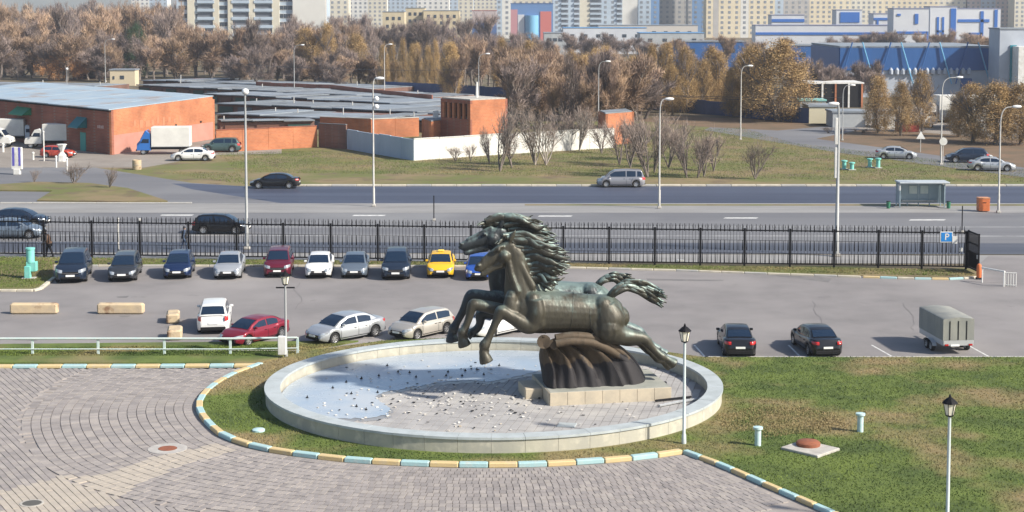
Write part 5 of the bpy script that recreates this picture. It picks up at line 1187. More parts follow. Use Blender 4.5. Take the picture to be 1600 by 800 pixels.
def wall_seg(b, p, q, z0, z1, th=.3, out=0.0):
    d = q - p; L = math.hypot(d.x, d.y); c = (p + q) / 2; n = Vector((d.y / L, -d.x / L, 0))
    if n.y > 0: n = -n
    c = c + n * (out - th / 2); b.box((c.x, c.y, (z0 + z1) / 2), (L, th, z1 - z0), math.atan2(d.y, d.x)); return b
# ---- left brick warehouse
A, B, C0 = G(175, 242), G(333, 217.5), G(0, 217.5); C = A + (C0 - A) * 1.7; D = B + (C - A); HB = 5.4
wh = thing('brick_warehouse', 'long flat roofed brick warehouse with blue grey roof and coloured canopies', 'building', (0, 0, 0))
wall_seg(MB(), A, B, 0, HB).build('wall', m_brick2, wh); wall_seg(MB(), C, A, 0, HB).build('wall', m_brick, wh); wall_seg(MB(), C, D, 0, HB).build('wall', m_brick, wh); wall_seg(MB(), B, D, 0, HB).build('wall', m_brick2, wh)  # brighter brick on sunward faces, darker on shaded ones: light put in the colour
wall_seg(MB(), A.lerp(B, .004), B, .02, 2.35, .04, .045).build('render_band', m_pink, wh)
for k in range(10):
    a, b, c, d = A.lerp(C, k / 10), A.lerp(C, (k + 1) / 10 - .0015), None, None
    c, d = b + (B - A), a + (B - A); o_ = (A - D).normalized() * .35; z = HB + .02 + (.02 if k % 2 else 0)
    ov = (A - B).normalized() * .5; e2 = (B - A).normalized() * .25
    P = [a + ov, b + ov, c + e2, d + e2]
    MB().add([(p.x, p.y, z + (0 if i < 2 else .35)) for i, p in enumerate(P)] + [(p.x, p.y, z + .12 + (0 if i < 2 else .35)) for i, p in enumerate(P)], [(0, 1, 2, 3), (4, 5, 6, 7), (0, 1, 5, 4), (1, 2, 6, 5), (2, 3, 7, 6), (3, 0, 4, 7)]).build('roof_panel', m_roofb, wh)
wall_seg(MB(), C, A, HB - .22, HB + .02, .12, .12).build('fascia', m_trim, wh)
MB().add([(A.x, A.y, HB), (B.x, B.y, HB), (B.x, B.y, HB + .35)], [(0, 1, 2)]).build('gable', m_brick2, wh)
nL = Vector(((A - C).y, -(A - C).x, 0)).normalized(); nL = nL if nL.y < 0 else -nL; uL = (A - C).normalized()
def on_left(px):                         # point of the left face at this pixel column
    best = min((abs(800 + (A.lerp(C, k / 400).x / (A.lerp(C, k / 400).y * CP)) * F_PX - px), k) for k in range(401))[1]; return A.lerp(C, best / 400)
def canopy(px, z, w, dep, drop, m):
    p = on_left(px); t = MB(); c0 = p - uL * w / 2; c1 = p + uL * w / 2; o = nL * dep
    pts = [c0 + Vector((0, 0, z)), c1 + Vector((0, 0, z)), c1 + o + Vector((0, 0, z - drop)), c0 + o + Vector((0, 0, z - drop))]
    t.add(pts + [q - Vector((0, 0, .1)) for q in pts], [(0, 1, 2, 3), (4, 5, 6, 7), (0, 1, 5, 4), (1, 2, 6, 5), (2, 3, 7, 6), (3, 0, 4, 7)])
    t.add([pts[0], pts[3], pts[0] - Vector((0, 0, drop + .1))], [(0, 1, 2)]); t.add([pts[1], pts[2], pts[1] - Vector((0, 0, drop + .1))], [(0, 1, 2)])
    return t.build('canopy', m, wh)
m_cg = mat('green_canopy_sheet', (0.02, 0.19, 0.09), .5); m_ct = mat('teal_canopy_sheet', (0.01, 0.14, 0.16), .5)
canopy(34, 4.7, 4.2, 1.3, .9, m_cg); canopy(124, 4.2, 2.6, 1.3, 1.2, m_ct)
p = on_left(126); wall_seg(MB(), p - uL * .7, p + uL * .7, .02, 2.3, .1, .06).build('door', cm('teal_door', (.03, .28, .25), .5), wh)
p = on_left(152); m_faint = mat('faded_white_lettering', (.48, .34, .30), .9)
for k in range(4): q = p + uL * (k * .42 - .6); wall_seg(MB(), q, q + uL * .3, 3.05, 3.4 + .05 * (k % 2), .02, .03).build('faded_mark', m_faint, wh)
rw = random.Random(8); dAB = (B - A)
m_faint2 = mat('faded_orange_lettering', (.44, .185, .10), .9)
for k in range(9):
    f = .2 + k * .055; q = A + dAB * f; wall_seg(MB(), q, q + dAB * rw.uniform(.015, .04), 2.75 + rw.uniform(0, .4), 3.9 - rw.uniform(0, .5), .02, .03).build('faded_mark', m_faint2, wh)
for f in (.6, .86): q = A + dAB * f; wall_seg(MB(), q, q + dAB * .015, 2.45, 2.7, .05, .06).build('wall_vent', m_trim, wh)
# ---- low brick yard walls and the white panel wall
def panel_wall(name, label, pts, h, m, step, post=None, cap=None, th=.2, part='panel', hs=None):
    w = thing(name, label, 'wall', (0, 0, 0)); P = [G(*p) for p in pts]
    k0 = 0
    for a, b in zip(P, P[1:]):
        n = max(1, round((b - a).length / step))
        for k in range(n):
            p, q = a.lerp(b, k / n), a.lerp(b, (k + 1) / n - .006 / max(.01, 1)); hh = h + rw.uniform(-.05, .05); k0 += 1
            wall_seg(MB(), p, a.lerp(b, (k + .992) / n), 0, hh, th).build(part, m[k0 % len(m)] if isinstance(m, list) else m, w)
            if post: MB().box((p.x, p.y, h / 2 + .03), (.28, .28, h + .1)).build('post', post, w)
            if cap: wall_seg(MB(), p, q, hh + .002, hh + .09, th + .12, .06).build('coping', cap, w)
    return w
panel_wall('brick_wall', 'low red brick yard wall running right from the warehouse', [(338, 238), (420, 234), (496, 230)], 2.7, m_brick2, 4.0, cap=m_brick)
panel_wall('brick_wall', 'brown brick garage wall between the red wall and the pale blue wall', [(498, 230), (541, 233)], 3.0, m_brick3, 3.0, cap=m_felt)
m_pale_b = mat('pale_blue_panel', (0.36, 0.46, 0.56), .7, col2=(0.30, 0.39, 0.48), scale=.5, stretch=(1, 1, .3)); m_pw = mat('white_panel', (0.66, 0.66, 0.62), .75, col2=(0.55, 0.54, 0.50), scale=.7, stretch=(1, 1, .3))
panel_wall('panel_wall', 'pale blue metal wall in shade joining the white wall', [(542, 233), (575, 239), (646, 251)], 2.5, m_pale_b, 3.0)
panel_wall('panel_wall', 'white concrete panel wall along the field in front of the brick tower', [(647, 251), (800, 240.5), (960, 231)], 2.45, m_pw, 4.0, cap=cm('white_coping', (.58, .57, .53), .8))
# ---- garage rows
def garage_row(xa, ya, xb, yb, dep, h, label, seed, mroof):
    rg = random.Random(seed); a, b = G(xa, ya), G(xb, yb); d = b - a; L = d.length; u = d / L; n = Vector((-u.y, u.x, 0)); n = n if n.y > 0 else -n; rz = math.atan2(u.y, u.x)
    t = thing('garage_row', label, 'garages', (a.x, a.y, 0), rz); sgn = 1
    k = max(2, round(L / 4.2)); w = L / k
    MB().box((L / 2, dep / 2 + .15, h / 2), (L, dep - .3, h)).build('wall', m_brick3, t)
    for i in range(k):
        z = h + .03 + rg.uniform(0, .22); sl = rg.uniform(.1, .3); x0, x1 = i * w + .02, (i + 1) * w - .02; P = [(x0, -.4, z), (x1, -.4, z), (x1, dep, z - sl), (x0, dep, z - sl)]
        MB().add(P + [(x, y, zz + .16) for x, y, zz in P], [(0, 1, 2, 3), (4, 5, 6, 7), (0, 1, 5, 4), (1, 2, 6, 5), (2, 3, 7, 6), (3, 0, 4, 7)]).build('roof_panel', rg.choice(mroof), t)
        MB().box(((x0 + x1) / 2, .08, h * .42), (w * .72, .12, h * .8)).build('door', rg.choice([m_doorg, m_doorb, m_doorr, m_doorg]), t)
        if rg.random() < .28: MB().tube([(x0 + .7, dep * .6, h - .2), (x0 + .7, dep * .6, h + rg.uniform(.6, 1.1))], .10, 6).build('vent_pipe', m_polew, t)
    return t
fr_, fl_ = [m_felt, m_felt, m_feltl], [m_feltl, m_feltl, m_felt]
garage_row(222, 137, 570, 152, 18, 1.5, 'farthest row of flat roofed garages below the wood', 1, fl_)
garage_row(215, 146, 640, 168, 18, 1.5, 'second farthest row of flat roofed garages behind the warehouse', 2, fr_)
garage_row(320, 160, 668, 181, 18, 1.5, 'middle row of flat roofed garages right of the warehouse', 3, fl_)
garage_row(338, 177, 690, 195, 15, 1.5, 'row of flat roofed garages just behind the small brick hut', 4, fr_)
garage_row(338, 196, 672, 208, 15, 1.5, 'row of flat roofed garages behind the brown brick wall', 5, fl_)
garage_row(345, 217, 492, 214, 6, 2.2, 'short garage row directly behind the red yard wall', 6, fr_)
garage_row(-120, 148, 150, 152, 14, 2.0, 'grey roofed garages behind the left end of the warehouse', 7, fl_)
# brick parapet behind the garages
panel_wall('brick_wall', 'long red brick wall behind the garages under the trees', [(400, 146), (520, 152), (675, 170)], 2.4, m_brick, 5.0)
panel_wall('brick_wall', 'long low orange brick wall with pale coping beside the garages', [(500, 212), (580, 216), (655, 213)], 2.6, m_brick2, 4.0, cap=cm('pale_coping', (.5, .46, .4), .8))
# ---- brick tower with open loggia
def brick_box(name, label, px0, pxc, px1, yb, ytop, depth_k, build=True):
    a, c, b = G(px0, yb - 5), G(pxc, yb), G(px1, yb - 4); H = (yb - ytop) / S(yb); t = thing(name, label, 'building', (0, 0, 0)); d = a + (b - c)
    return t, a, c, b, d, H
t, a, c, b, d, H = brick_box('brick_tower', 'ruined two storey red brick tower with open loggia behind the white wall', 691, 735, 790, 228, 157, 0)
u = (c - a); wall_seg(MB(), c, b, 0, H).build('wall', m_brick2, t); wall_seg(MB(), a, c, 0, H * .58).build('wall', m_brick, t); wall_seg(MB(), a, d, 0, H).build('wall', m_brick, t); wall_seg(MB(), d, b, 0, H).build('wall', m_brick, t)
for k in range(6): q = a.lerp(c, k / 5.6); wall_seg(MB(), q, q + u * .07, H * .58 + .005, H * .92, .32).build('pillar', m_brick2, t)
wall_seg(MB(), a, c, H * .92 + .005, H, .36, .02).build('lintel', m_brick, t); MB().add([(p.x, p.y, H * .57) for p in (a, c, b, d)], [(0, 1, 2, 3)]).build('loggia_floor', m_concrete, t)
MB().add([(p.x, p.y, H + .01 + .15 * j) for j in (0, 1) for p in (a, c, b, d)], [(0, 1, 2, 3), (4, 5, 6, 7), (0, 1, 5, 4), (1, 2, 6, 5), (2, 3, 7, 6), (3, 0, 4, 7)]).build('roof_slab', m_concrete, t)
q = a.lerp(b, .55); MB().tube([(q.x, q.y, H), (q.x, q.y, H + 2.2)], [.18, .12], 6).build('flue', m_white, t)
t, a, c, b, d, H = brick_box('brick_hut', 'small red brick hut with chimney beside the brick tower', 662, 674, 700, 225, 190, 0)
for p, q in ((c, b), (a, c), (d, b), (a, d)): wall_seg(MB(), p, q, 0, H).build('wall', m_brick2, t)
MB().add([(p.x, p.y, H + .01 + .15 * j) for j in (0, 1) for p in (a, c, b, d)], [(0, 1, 2, 3), (4, 5, 6, 7), (0, 1, 5, 4), (1, 2, 6, 5), (2, 3, 7, 6), (3, 0, 4, 7)]).build('roof_slab', m_felt, t); q = (a + b) / 2; MB().box((q.x, q.y, H + .6), (.7, .7, 1.2)).build('chimney', m_white, t)
t, a, c, b, d, H = brick_box('brick_hut', 'square red brick hut behind the right end of the white wall', 937, 946, 987, 228, 178, 0)
for p, q in ((c, b), (a, c), (d, b), (a, d)): wall_seg(MB(), p, q, 0, H).build('wall', m_brick2, t)
MB().add([(p.x, p.y, H + .01 + .15 * j) for j in (0, 1) for p in (a, c, b, d)], [(0, 1, 2, 3), (4, 5, 6, 7), (0, 1, 5, 4), (1, 2, 6, 5), (2, 3, 7, 6), (3, 0, 4, 7)]).build('roof_slab', m_felt, t)
# ---- generic boxes with windows
m_win = mat('window_glass_dark', (0.05, 0.065, 0.085), 0.2)
def rect_building(name, label, px0, px1, yb, ytop, m, depth=10.0, roof=None, cat='building'):
    p, q = G(px0, yb), G(px1, yb); H = (yb - ytop) / S(yb); t = thing(name, label, cat, (p.x, p.y, 0)); W = q.x - p.x
    MB().box((W / 2, depth / 2, H / 2), (W, depth, H)).build('wall', m, t)
    MB().box((W / 2, depth / 2, H + .14), (W + .3, depth + .3, .26)).build('roof', roof or m_feltl, t)
    return t, W, H, S(yb)
def window_grid(t, x0, x1, z0, z1, nx, nz, ww, wh_, m, y=-.02, single=False, name='window'):
    b = MB(); me = MB().box((0, 0, 0), (ww, .12, wh_)).mesh(name, m) if single else None
    for i in range(nx):
        for j in range(nz):
            x, z = lerp(x0, x1, (i + .5) / nx), lerp(z0, z1, (j + .5) / nz)
            if single: link(name, me, t, (x, y, z))
            else: b.box((x, y, z), (ww, .12, wh_))
    if not single: b.build(name + 's', m, t)['kind'] = 'stuff'
m_cream = mat('cream_plaster', (0.55, 0.47, 0.32), .85, col2=(0.48, 0.41, 0.28), scale=.4); m_kiosk = mat('kiosk_cream', (0.56, 0.48, 0.34), .8)
t, W, H, s = rect_building('kiosk', 'small cream kiosk with one dark window at the wood edge', 172, 211, 134, 110, m_kiosk, 4)
window_grid(t, W * .38, W * .6, H * .35, H * .75, 1, 1, .9, .8, m_win, single=True); window_grid(t, W * .08, W * .22, H * .35, H * .7, 1, 1, .4, .7, m_win, single=True)
t, W, H, s = rect_building('open_shed', 'dark shed with pale tilted roof beside the kiosk', 118, 157, 124, 105, m_doorr, 6); window_grid(t, W * .1, W * .8, .3, H * .8, 2, 1, 2.0, 2.0, m_trim, single=True, name='opening_shade')  # dark panels on the wall stand for the shade inside the shed
# ---- long blue fence under the poplars
m_bluef = mat('blue_profiled_fence', (0.02, 0.055, 0.16), .5, col2=(0.03, 0.075, 0.20), scale=.5)
panel_wall('blue_fence', 'long dark blue sheet metal fence under the ochre trees', [(600, 144), (800, 156), (1030, 172), (1265, 193)], 2.3, m_bluef, 2.6, th=.08)
# ---- depot things on the right
m_grey_w = mat('grey_depot_wall', (0.40, 0.42, 0.43), .7, col2=(0.33, 0.35, 0.36), scale=.5); m_yw = mat('pale_yellow_wall', (0.55, 0.50, 0.36), .8)
rect_building('depot_hut', 'pale yellow and grey depot hut beside the blue fence', 1264, 1306, 193, 167, m_yw, 5); rect_building('depot_hut', 'grey depot block with pale front beside the curved street', 1301, 1352, 199, 176, m_grey_w, 5)
t, W, H, s = rect_building('carport', 'carport with pale roof beam, its shaded inside painted as a dark box, beside the ochre trees', 1262, 1348, 168, 131, m_trim, 8, m_white)  # solid box coloured dark for the shade under the roof
for k in range(5): MB().box((lerp(.2, W - .2, k / 4), -.14, H / 2), (.3, .22, H)).build('column', m_white if k % 2 else m_brick2, t)
rect_building('low_kiosk', 'low turquoise roofed stall in front of the carport', 1250, 1290, 178, 158, m_grey_w, 4, cm('turq_roof', (.2, .45, .42), .5))
rect_building('red_stall', 'low red stall behind the ochre trees', 1406, 1436, 206, 192, cm('red_sheet', (.4, .06, .05), .6), 3)
rect_building('white_container', 'white container seen between the two ochre trees', 1372, 1400, 200, 176, m_white, 4); rect_building('white_container', 'white container behind the dark leaning shrubs', 1500, 1540, 205, 168, m_white, 5)
# ---- blue hall
m_hall = mat('hall_blue_cladding', (0.015, 0.085, 0.26), .5, col2=(0.02, 0.10, 0.30), scale=.3, stretch=(1, 1, .1)); m_hallg = mat('hall_grey_base', (0.42, 0.46, 0.52), .7, col2=(0.36, 0.40, 0.46), scale=.4); m_strut = mat('pale_blue_strut', (0.15, 0.38, 0.58), .5)
t, W, H, s = rect_building('blue_hall', 'long hall with blue cladding and slanted pale blue struts', 1312, 1552, 152, 74, m_hallg, 30)
MB().box((W / 2, -.1, H - 2.35), (W + .2, .3, 4.4)).build('cladding', m_hall, t); MB().box((-.1, 15.1, H - 2.35), (.3, 29.8, 4.4)).build('cladding', m_hall, t)
for k in range(8):
    a = (k + .35) * W / 8; e_ = 1.5 if k % 2 else -1.5; MB().tube([(a - e_ * .6, -.5, H + 1.0), (a + e_, -1.0, H - 7.2)], .14, 6).build('strut', m_strut if k % 2 else m_hall, t)
for k in range(14): MB().lathe([(.02, 0), (.4, .1), (.4, .9), (.2, 1.3), (.02, 1.4)], 8, (lerp(10, W - 5, k / 13), -.3, H - 5.4)).build('arched_window', m_hallg, t)
MB().box((W * .82, -.05, H * .28), (2.2, .2, 2.0)).build('gate', m_hall, t)
t, W, H, s = rect_building('glazed_block', 'grey white office block with teal glazing beside the blue hall', 1560, 1640, 156, 46, m_hallg, 7)
MB().box((2.6, -.1, H * .5), (1.2, .25, H * .55)).build('teal_glazing', cm('teal_glass', (.02, .22, .28), .2), t); window_grid(t, 5, W, 2, H - 2, 3, 4, .8, 1.0, m_win, single=True)
MB().box((W * .62, -2.0, H * .38), (W * .75, 4, H * .76)).build('front_wing', m_white, t)
# ---- white plant with blue trim
m_pltw = mat('plant_white_panel', (0.55, 0.57, 0.60), .6, col2=(0.50, 0.52, 0.56), scale=.2); m_trimb = mat('plant_blue_trim', (0.02, 0.12, 0.42), .5); m_purple = mat('slate_roof_blue', (0.20, 0.22, 0.34), .6)
def plant(px0, px1, yb, ytop, label, bars, depth=9):
    t, W, H, s = rect_building('plant_building', label, px0, px1, yb, ytop, m_pltw, depth, m_purple)
    for (x0, x1, z0, z1) in bars: MB().box((W * (x0 + x1) / 2, -.1, H * (z0 + z1) / 2), (W * (x1 - x0), .3, H * (z1 - z0))).build('blue_trim', m_trimb, t)
plant(1395, 1450, 92, 14, 'white plant block with angular blue pipes on its front', [(.1, .95, .50, .55), (.1, .75, .24, .29), (.75, .83, .05, .29), (.93, .99, .04, .55), (.1, .2, .86, .9), (.6, .7, .7, .9)])
plant(1452, 1494, 90, 11, 'tall white plant tower with broad blue vertical stripes', [(.25, .33, .2, .8), (.45, .52, .2, .8), (.25, .52, .5, .54), (.76, .96, .25, .97)])
plant(1492, 1562, 88, 14, 'white plant block with rectangular blue pipe loops', [(.05, .75, .72, .78), (.55, .62, .3, .95), (.3, .6, .45, .5), (.3, .34, .2, .5), (.3, .6, .2, .24), (.86, .93, .3, .98)])
plant(1205, 1256, 82, 24, 'low white plant office with a blue roof band beside the yellow flats', [(0, 1, .82, .9), (0, 1, .55, .6)])
plant(1306, 1346, 80, 16, 'white plant house with a blue billboard band', [(.15, .9, .70, .95), (0, 1, .45, .5)])
plant(1364, 1396, 82, 22, 'small white plant house with blue stripes next to the pipe block', [(0, 1, .84, .9), (.15, .25, .3, .84), (0, 1, .55, .6)])
plant(1180, 1420, 88, 40, 'long low white plant shed with slate blue roof', [(0, 1, .7, .78)])
# low roofs in the middle distance
for (x0, x1, yb, yt, lab, mm, rf) in ((880, 1010, 84, 44, 'low white hall with blue roof stripe among the bare trees', m_pltw, cm('blue_roof', (.12, .28, .5), .5)), (850, 884, 86, 52, 'small pale grey shed beside the low white hall', m_grey_w, None), (1000, 1100, 88, 52, 'long low pale hall below the yellow flats', m_grey_w, cm('blue_roof', (.12, .28, .5), .5)), (1060, 1165, 110, 66, 'dark blue low hall half hidden by the ochre trees', m_hall, m_felt), (1232, 1340, 118, 72, 'blue low hall behind the purple bare trees', m_hall, m_felt), (935, 1090, 76, 40, 'long cream low building in front of the blue flats', cm('pale_plaster', (.5, .47, .43), .8), None)):
    t, W, H, s = rect_building('low_hall', lab, x0, x1, yb, yt, mm, 14, rf); window_grid(t, 1, W - 1, H * .55, H * .85, max(3, int(W / 5)), 1, 1.6, 1.2, m_win)
for (x0, x1, yb, yt, lab) in ((598, 632, 78, 19, 'small yellow building with flat roof left of the longer yellow house'), (634, 664, 76, 13, 'yellow house among bare trees'), (662, 718, 77, 17, 'long pale yellow house among bare trees'), (46, 88, 92, 20, 'cream house behind the bare trees of the left wood')):
    t, W, H, s = rect_building('yellow_house', lab, x0, x1, yb, yt, m_cream, 12); window_grid(t, .8, W - .8, 1.5, H - 1, max(3, int(W / 3)), max(3, int(H / 3.2)), 1.2, 1.4, m_win)
t, W, H, s = rect_building('blue_base_house', 'house with red roof and dark blue lower storeys among flats', 738, 776, 66, 17, cm('dusty_pink', (.42, .36, .36), .8), 14, cm('red_roof', (.3, .06, .06), .7)); MB().box((W / 2, -.1, H * .35), (W, .2, H * .55)).build('blue_storeys', cm('storey_blue', (.06, .12, .28), .5), t)
t, W, H, s = rect_building('shopping_block', 'blue and pink rounded shopping block in front of the flats', 798, 864, 66, 6, cm('mall_blue', (.10, .20, .40), .5), 20, m_hall)
for (a, b, z0, z1, mm) in ((.0, .16, 0, .85, cm('mall_pink', (.45, .22, .24), .6)), (.17, .32, 0, .72, m_pltw), (.7, .96, .0, .8, cm('mall_red', (.5, .14, .12), .6))): MB().box((W * (a + b) / 2, -.15, H * (z0 + z1) / 2), (W * (b - a), .3, H * (z1 - z0))).build('facade_panel', mm, t)
MB().lathe([(W * .16, 0), (W * .16, H * .7)], 16, (W * .5, .3, 0)).build('round_bay', m_strut, t, smooth=40)
# ---- blocks of flats
m_fl_b = mat('flats_pale_blue', (0.42, 0.50, 0.58), .8, col2=(0.37, 0.45, 0.53), scale=.15); m_fl_c = mat('flats_cream', (0.62, 0.58, 0.47), .8, col2=(0.56, 0.52, 0.42), scale=.15); m_fl_y = mat('flats_yellow', (0.66, 0.58, 0.42), .8, col2=(0.60, 0.52, 0.37), scale=.15); m_fl_w = mat('flats_white', (0.66, 0.65, 0.61), .8, col2=(0.6, 0.59, 0.55), scale=.15); m_fl_g = mat('flats_grey', (0.42, 0.40, 0.38), .8, col2=(0.36, 0.35, 0.33), scale=.15); m_fl_p = mat('flats_pinkish', (0.52, 0.42, 0.38), .8); m_fl_d = mat('flats_blue', (0.14, 0.26, 0.46), .7)
m_bal = mat('balcony_dark', (0.14, 0.15, 0.17), .6); m_winf = mat('far_window_glass', (0.17, 0.19, 0.22), .3, col2=(0.30, 0.32, 0.34), scale=.35)
def flats(px0, px1, yb, storeys, label, secs, name='apartment_block', depth=14):
    p, q = G(px0, yb), G(px1, yb); t = thing(name, label, 'apartment block', (p.x, p.y, 0)); W = q.x - p.x; H = storeys * 3.0 + 1.5
    MB().box((W / 2, depth / 2, H / 2), (W, depth, H)).build('wall', secs[0][2], t); MB().box((W / 2, depth / 2, H + .3), (W + .5, depth + .5, .6)).build('roof', m_felt, t)
    wb_ = MB(); bb = MB(); ll = MB()
    for (a, b, m, kind) in secs:
        x0, x1 = W * a, W * b; MB().box(((x0 + x1) / 2, -.15, H / 2), (x1 - x0 - .05, .3, H - .05)).build('facade_section', m, t)
        n = max(1, int((x1 - x0) / 3.4))
        for j in range(storeys):
            z = 1.5 + j * 3.0 + 1.5
            if kind == 'win':
                for i in range(n): wb_.box((lerp(x0, x1, (i + .5) / n), -.34, z), (1.5, .12, 1.5))
            elif kind == 'bal':
                bb.box(((x0 + x1) / 2, -.36, z + .35), (x1 - x0 - .5, .14, 1.5)); ll.box(((x0 + x1) / 2, -.75, z - .95), (x1 - x0 - .3, .9, 1.1))
    if wb_.v: wb_.build('windows', m_winf, t)['kind'] = 'stuff'
    if bb.v: bb.build('loggias', m_bal, t)['kind'] = 'stuff'; ll.build('balconies', m_fl_b, t)['kind'] = 'stuff'
    return t
def near_flats():
    px0, px1, yb = 277, 510, 88; p, q = G(px0, yb), G(px1, yb); t = thing('apartment_block', 'pale blue panel apartment block with cream stair towers behind the wood', 'apartment block', (p.x, p.y, 0)); W = q.x - p.x; st = 9; H = st * 3 + 2; dep = 13
    MB().box((W / 2, dep / 2, H / 2), (W, dep, H)).build('wall', m_fl_b, t); MB().box((W / 2, dep / 2, H + .3), (W + .4, dep + .4, .6)).build('roof', m_felt, t)
    wm = MB().box((0, 0, 0), (1.5, .14, 1.5)).mesh('window', m_win); wf = MB().box((0, .02, 0), (1.75, .12, 1.75)).mesh('frame', m_fl_w); bm_ = MB().bbox((0, -.4, 0), (4.4, 1.0, 1.1), .04).mesh('balcony', m_fl_b); lg = MB().box((0, 0, 0), (4.2, .14, 1.5)).mesh('loggia', m_bal)
    for a, b in ((.075, .12), (.245, .285), (.345, .375), (.485, .525), (.64, .69)): MB().box((W * (a + b) / 2, -.35, H / 2), (W * (b - a), .7, H)).build('stair_tower', m_fl_c, t)
    MB().box((W * .89, -.6, H / 2), (W * .22, 1.2, H)).build('end_wall', m_fl_w, t); MB().box((W * .995, .4, H / 2), (W * .012, 2.2, H)).build('downpipe_strip', m_fl_g, t)
    for j in range(st):
        z = 1.2 + j * 3 + 1.5
        for f in (.03, .055, .14, .30, .325, .70, .73, .76): o = link('window', wm, t, (W * f, -.05, z)); link('frame', wf, o)
        for f in (.18, .215, .41, .45, .56, .605): o = link('balcony', bm_, t, (W * f, 0, z - .9)); link('loggia', lg, o, (0, -.06, 1.25))
    return t
near_flats()
w_, b_, c_, y_, g2, p_, d_ = m_fl_w, m_fl_b, m_fl_c, m_fl_y, m_fl_g, m_fl_p, m_fl_d
flats(863, 996, 58, 16, 'tall pale blue and cream apartment block with dark balcony stripes', [(0, .1, b_, 'win'), (.1, .19, b_, 'bal'), (.19, .25, b_, 'none'), (.25, .32, b_, 'bal'), (.32, .44, c_, 'none'), (.44, .58, b_, 'bal'), (.58, .75, b_, 'win'), (.75, .82, b_, 'bal'), (.82, 1, w_, 'none')])
flats(776, 800, 60, 14, 'narrow pale apartment tower beside the shopping block', [(0, .35, b_, 'win'), (.35, 1, w_, 'win')])
flats(800, 864, 54, 16, 'pale grey apartment block rising behind the shopping block', [(0, 1, c_, 'win')])
flats(997, 1030, 57, 16, 'blue grey apartment tower right of the striped pale blue block', [(0, .6, b_, 'win'), (.6, 1, d_, 'win')])
flats(1028, 1076, 56, 16, 'grey beige apartment block between two blue towers', [(0, 1, g2, 'win')]); flats(1075, 1104, 57, 16, 'saturated blue apartment tower next to the yellow block', [(0, .2, g2, 'win'), (.2, 1, d_, 'win')])
flats(1103, 1210, 59, 16, 'warm yellow apartment block with one grey strip', [(0, .1, y_, 'win'), (.1, .18, g2, 'none'), (.18, .5, y_, 'win'), (.5, .62, w_, 'win'), (.62, 1, y_, 'win')])
flats(1210, 1300, 55, 16, 'cream and grey apartment block behind the white plant office', [(0, .15, b_, 'win'), (.15, .6, g2, 'win'), (.6, 1, y_, 'win')]); flats(1298, 1400, 54, 16, 'pale yellow apartment block behind the plant house with the billboard', [(0, .3, y_, 'win'), (.3, .7, c_, 'win'), (.7, 1, y_, 'win')])
flats(1400, 1510, 52, 16, 'pale yellow apartment block behind the white plant tower', [(0, .6, y_, 'win'), (.6, 1, c_, 'win')]); flats(1508, 1585, 52, 16, 'pink and blue apartment block at the right behind the plant', [(0, .3, p_, 'win'), (.3, .6, b_, 'win'), (.6, 1, p_, 'win')]); flats(1584, 1700, 53, 16, 'pale cream apartment block behind the glazed office', [(0, 1, c_, 'win')])
flats(505, 545, 56, 12, 'pale cream apartment slab right behind the blank end wall', [(0, 1, c_, 'win')]); flats(545, 605, 50, 14, 'distant cream apartment block left of the yellow houses', [(0, .5, w_, 'win'), (.5, 1, c_, 'win')]); flats(604, 655, 48, 14, 'distant pale blue apartment block above the yellow house', [(0, 1, b_, 'win')])
flats(652, 702, 50, 14, 'distant white apartment block above the pale yellow house', [(0, 1, w_, 'win')]); flats(700, 740, 48, 15, 'distant blue white apartment tower beside the red roofed house', [(0, .4, b_, 'win'), (.4, 1, c_, 'win')]); flats(738, 778, 46, 15, 'distant cream apartment tower behind the red roofed house', [(0, 1, c_, 'win')])
flats(206, 262, 46, 9, 'distant white apartment block showing above the left wood', [(0, .5, w_, 'win'), (.5, 1, b_, 'win')])
# ================================================================== trees
def tree_mat(name, c1, c2, scale=.35, var=.35, trans=.0):
    m = bpy.data.materials.new(name); m.use_nodes = True; nt = m.node_tree; N = nt.nodes; L = nt.links; b = N['Principled BSDF']; b.inputs['Roughness'].default_value = .9; b.inputs['Specular IOR Level'].default_value = .2
    g_ = N.new('ShaderNodeNewGeometry'); n = N.new('ShaderNodeTexNoise'); n.inputs['Scale'].default_value = scale; n.inputs['Detail'].default_value = 5; L.new(g_.outputs['Position'], n.inputs['Vector'])
    mr = N.new('ShaderNodeMapRange'); mr.inputs['From Min'].default_value = .38; mr.inputs['From Max'].default_value = .62; L.new(n.outputs['Fac'], mr.inputs['Value'])
    mx = N.new('ShaderNodeMix'); mx.data_type = 'RGBA'; L.new(mr.outputs[0], mx.inputs[0]); mx.inputs[6].default_value = (*c1, 1); mx.inputs[7].default_value = (*c2, 1)
    oi = N.new('ShaderNodeObjectInfo'); hs = N.new('ShaderNodeHueSaturation'); L.new(mx.outputs[2], hs.inputs['Color'])
    m2 = N.new('ShaderNodeMapRange'); m2.inputs['To Min'].default_value = 1 - var; m2.inputs['To Max'].default_value = 1 + var; L.new(oi.outputs['Random'], m2.inputs['Value']); L.new(m2.outputs[0], hs.inputs['Value'])
    L.new(hs.outputs[0], b.inputs['Base Color']); return m
m_bark = mat('bark_grey_brown', (0.22, 0.185, 0.16), .95, col2=(0.13, 0.11, 0.10), scale=2); m_barkp = mat('bark_pale', (0.40, 0.36, 0.31), .9, col2=(0.22, 0.19, 0.17), scale=2)
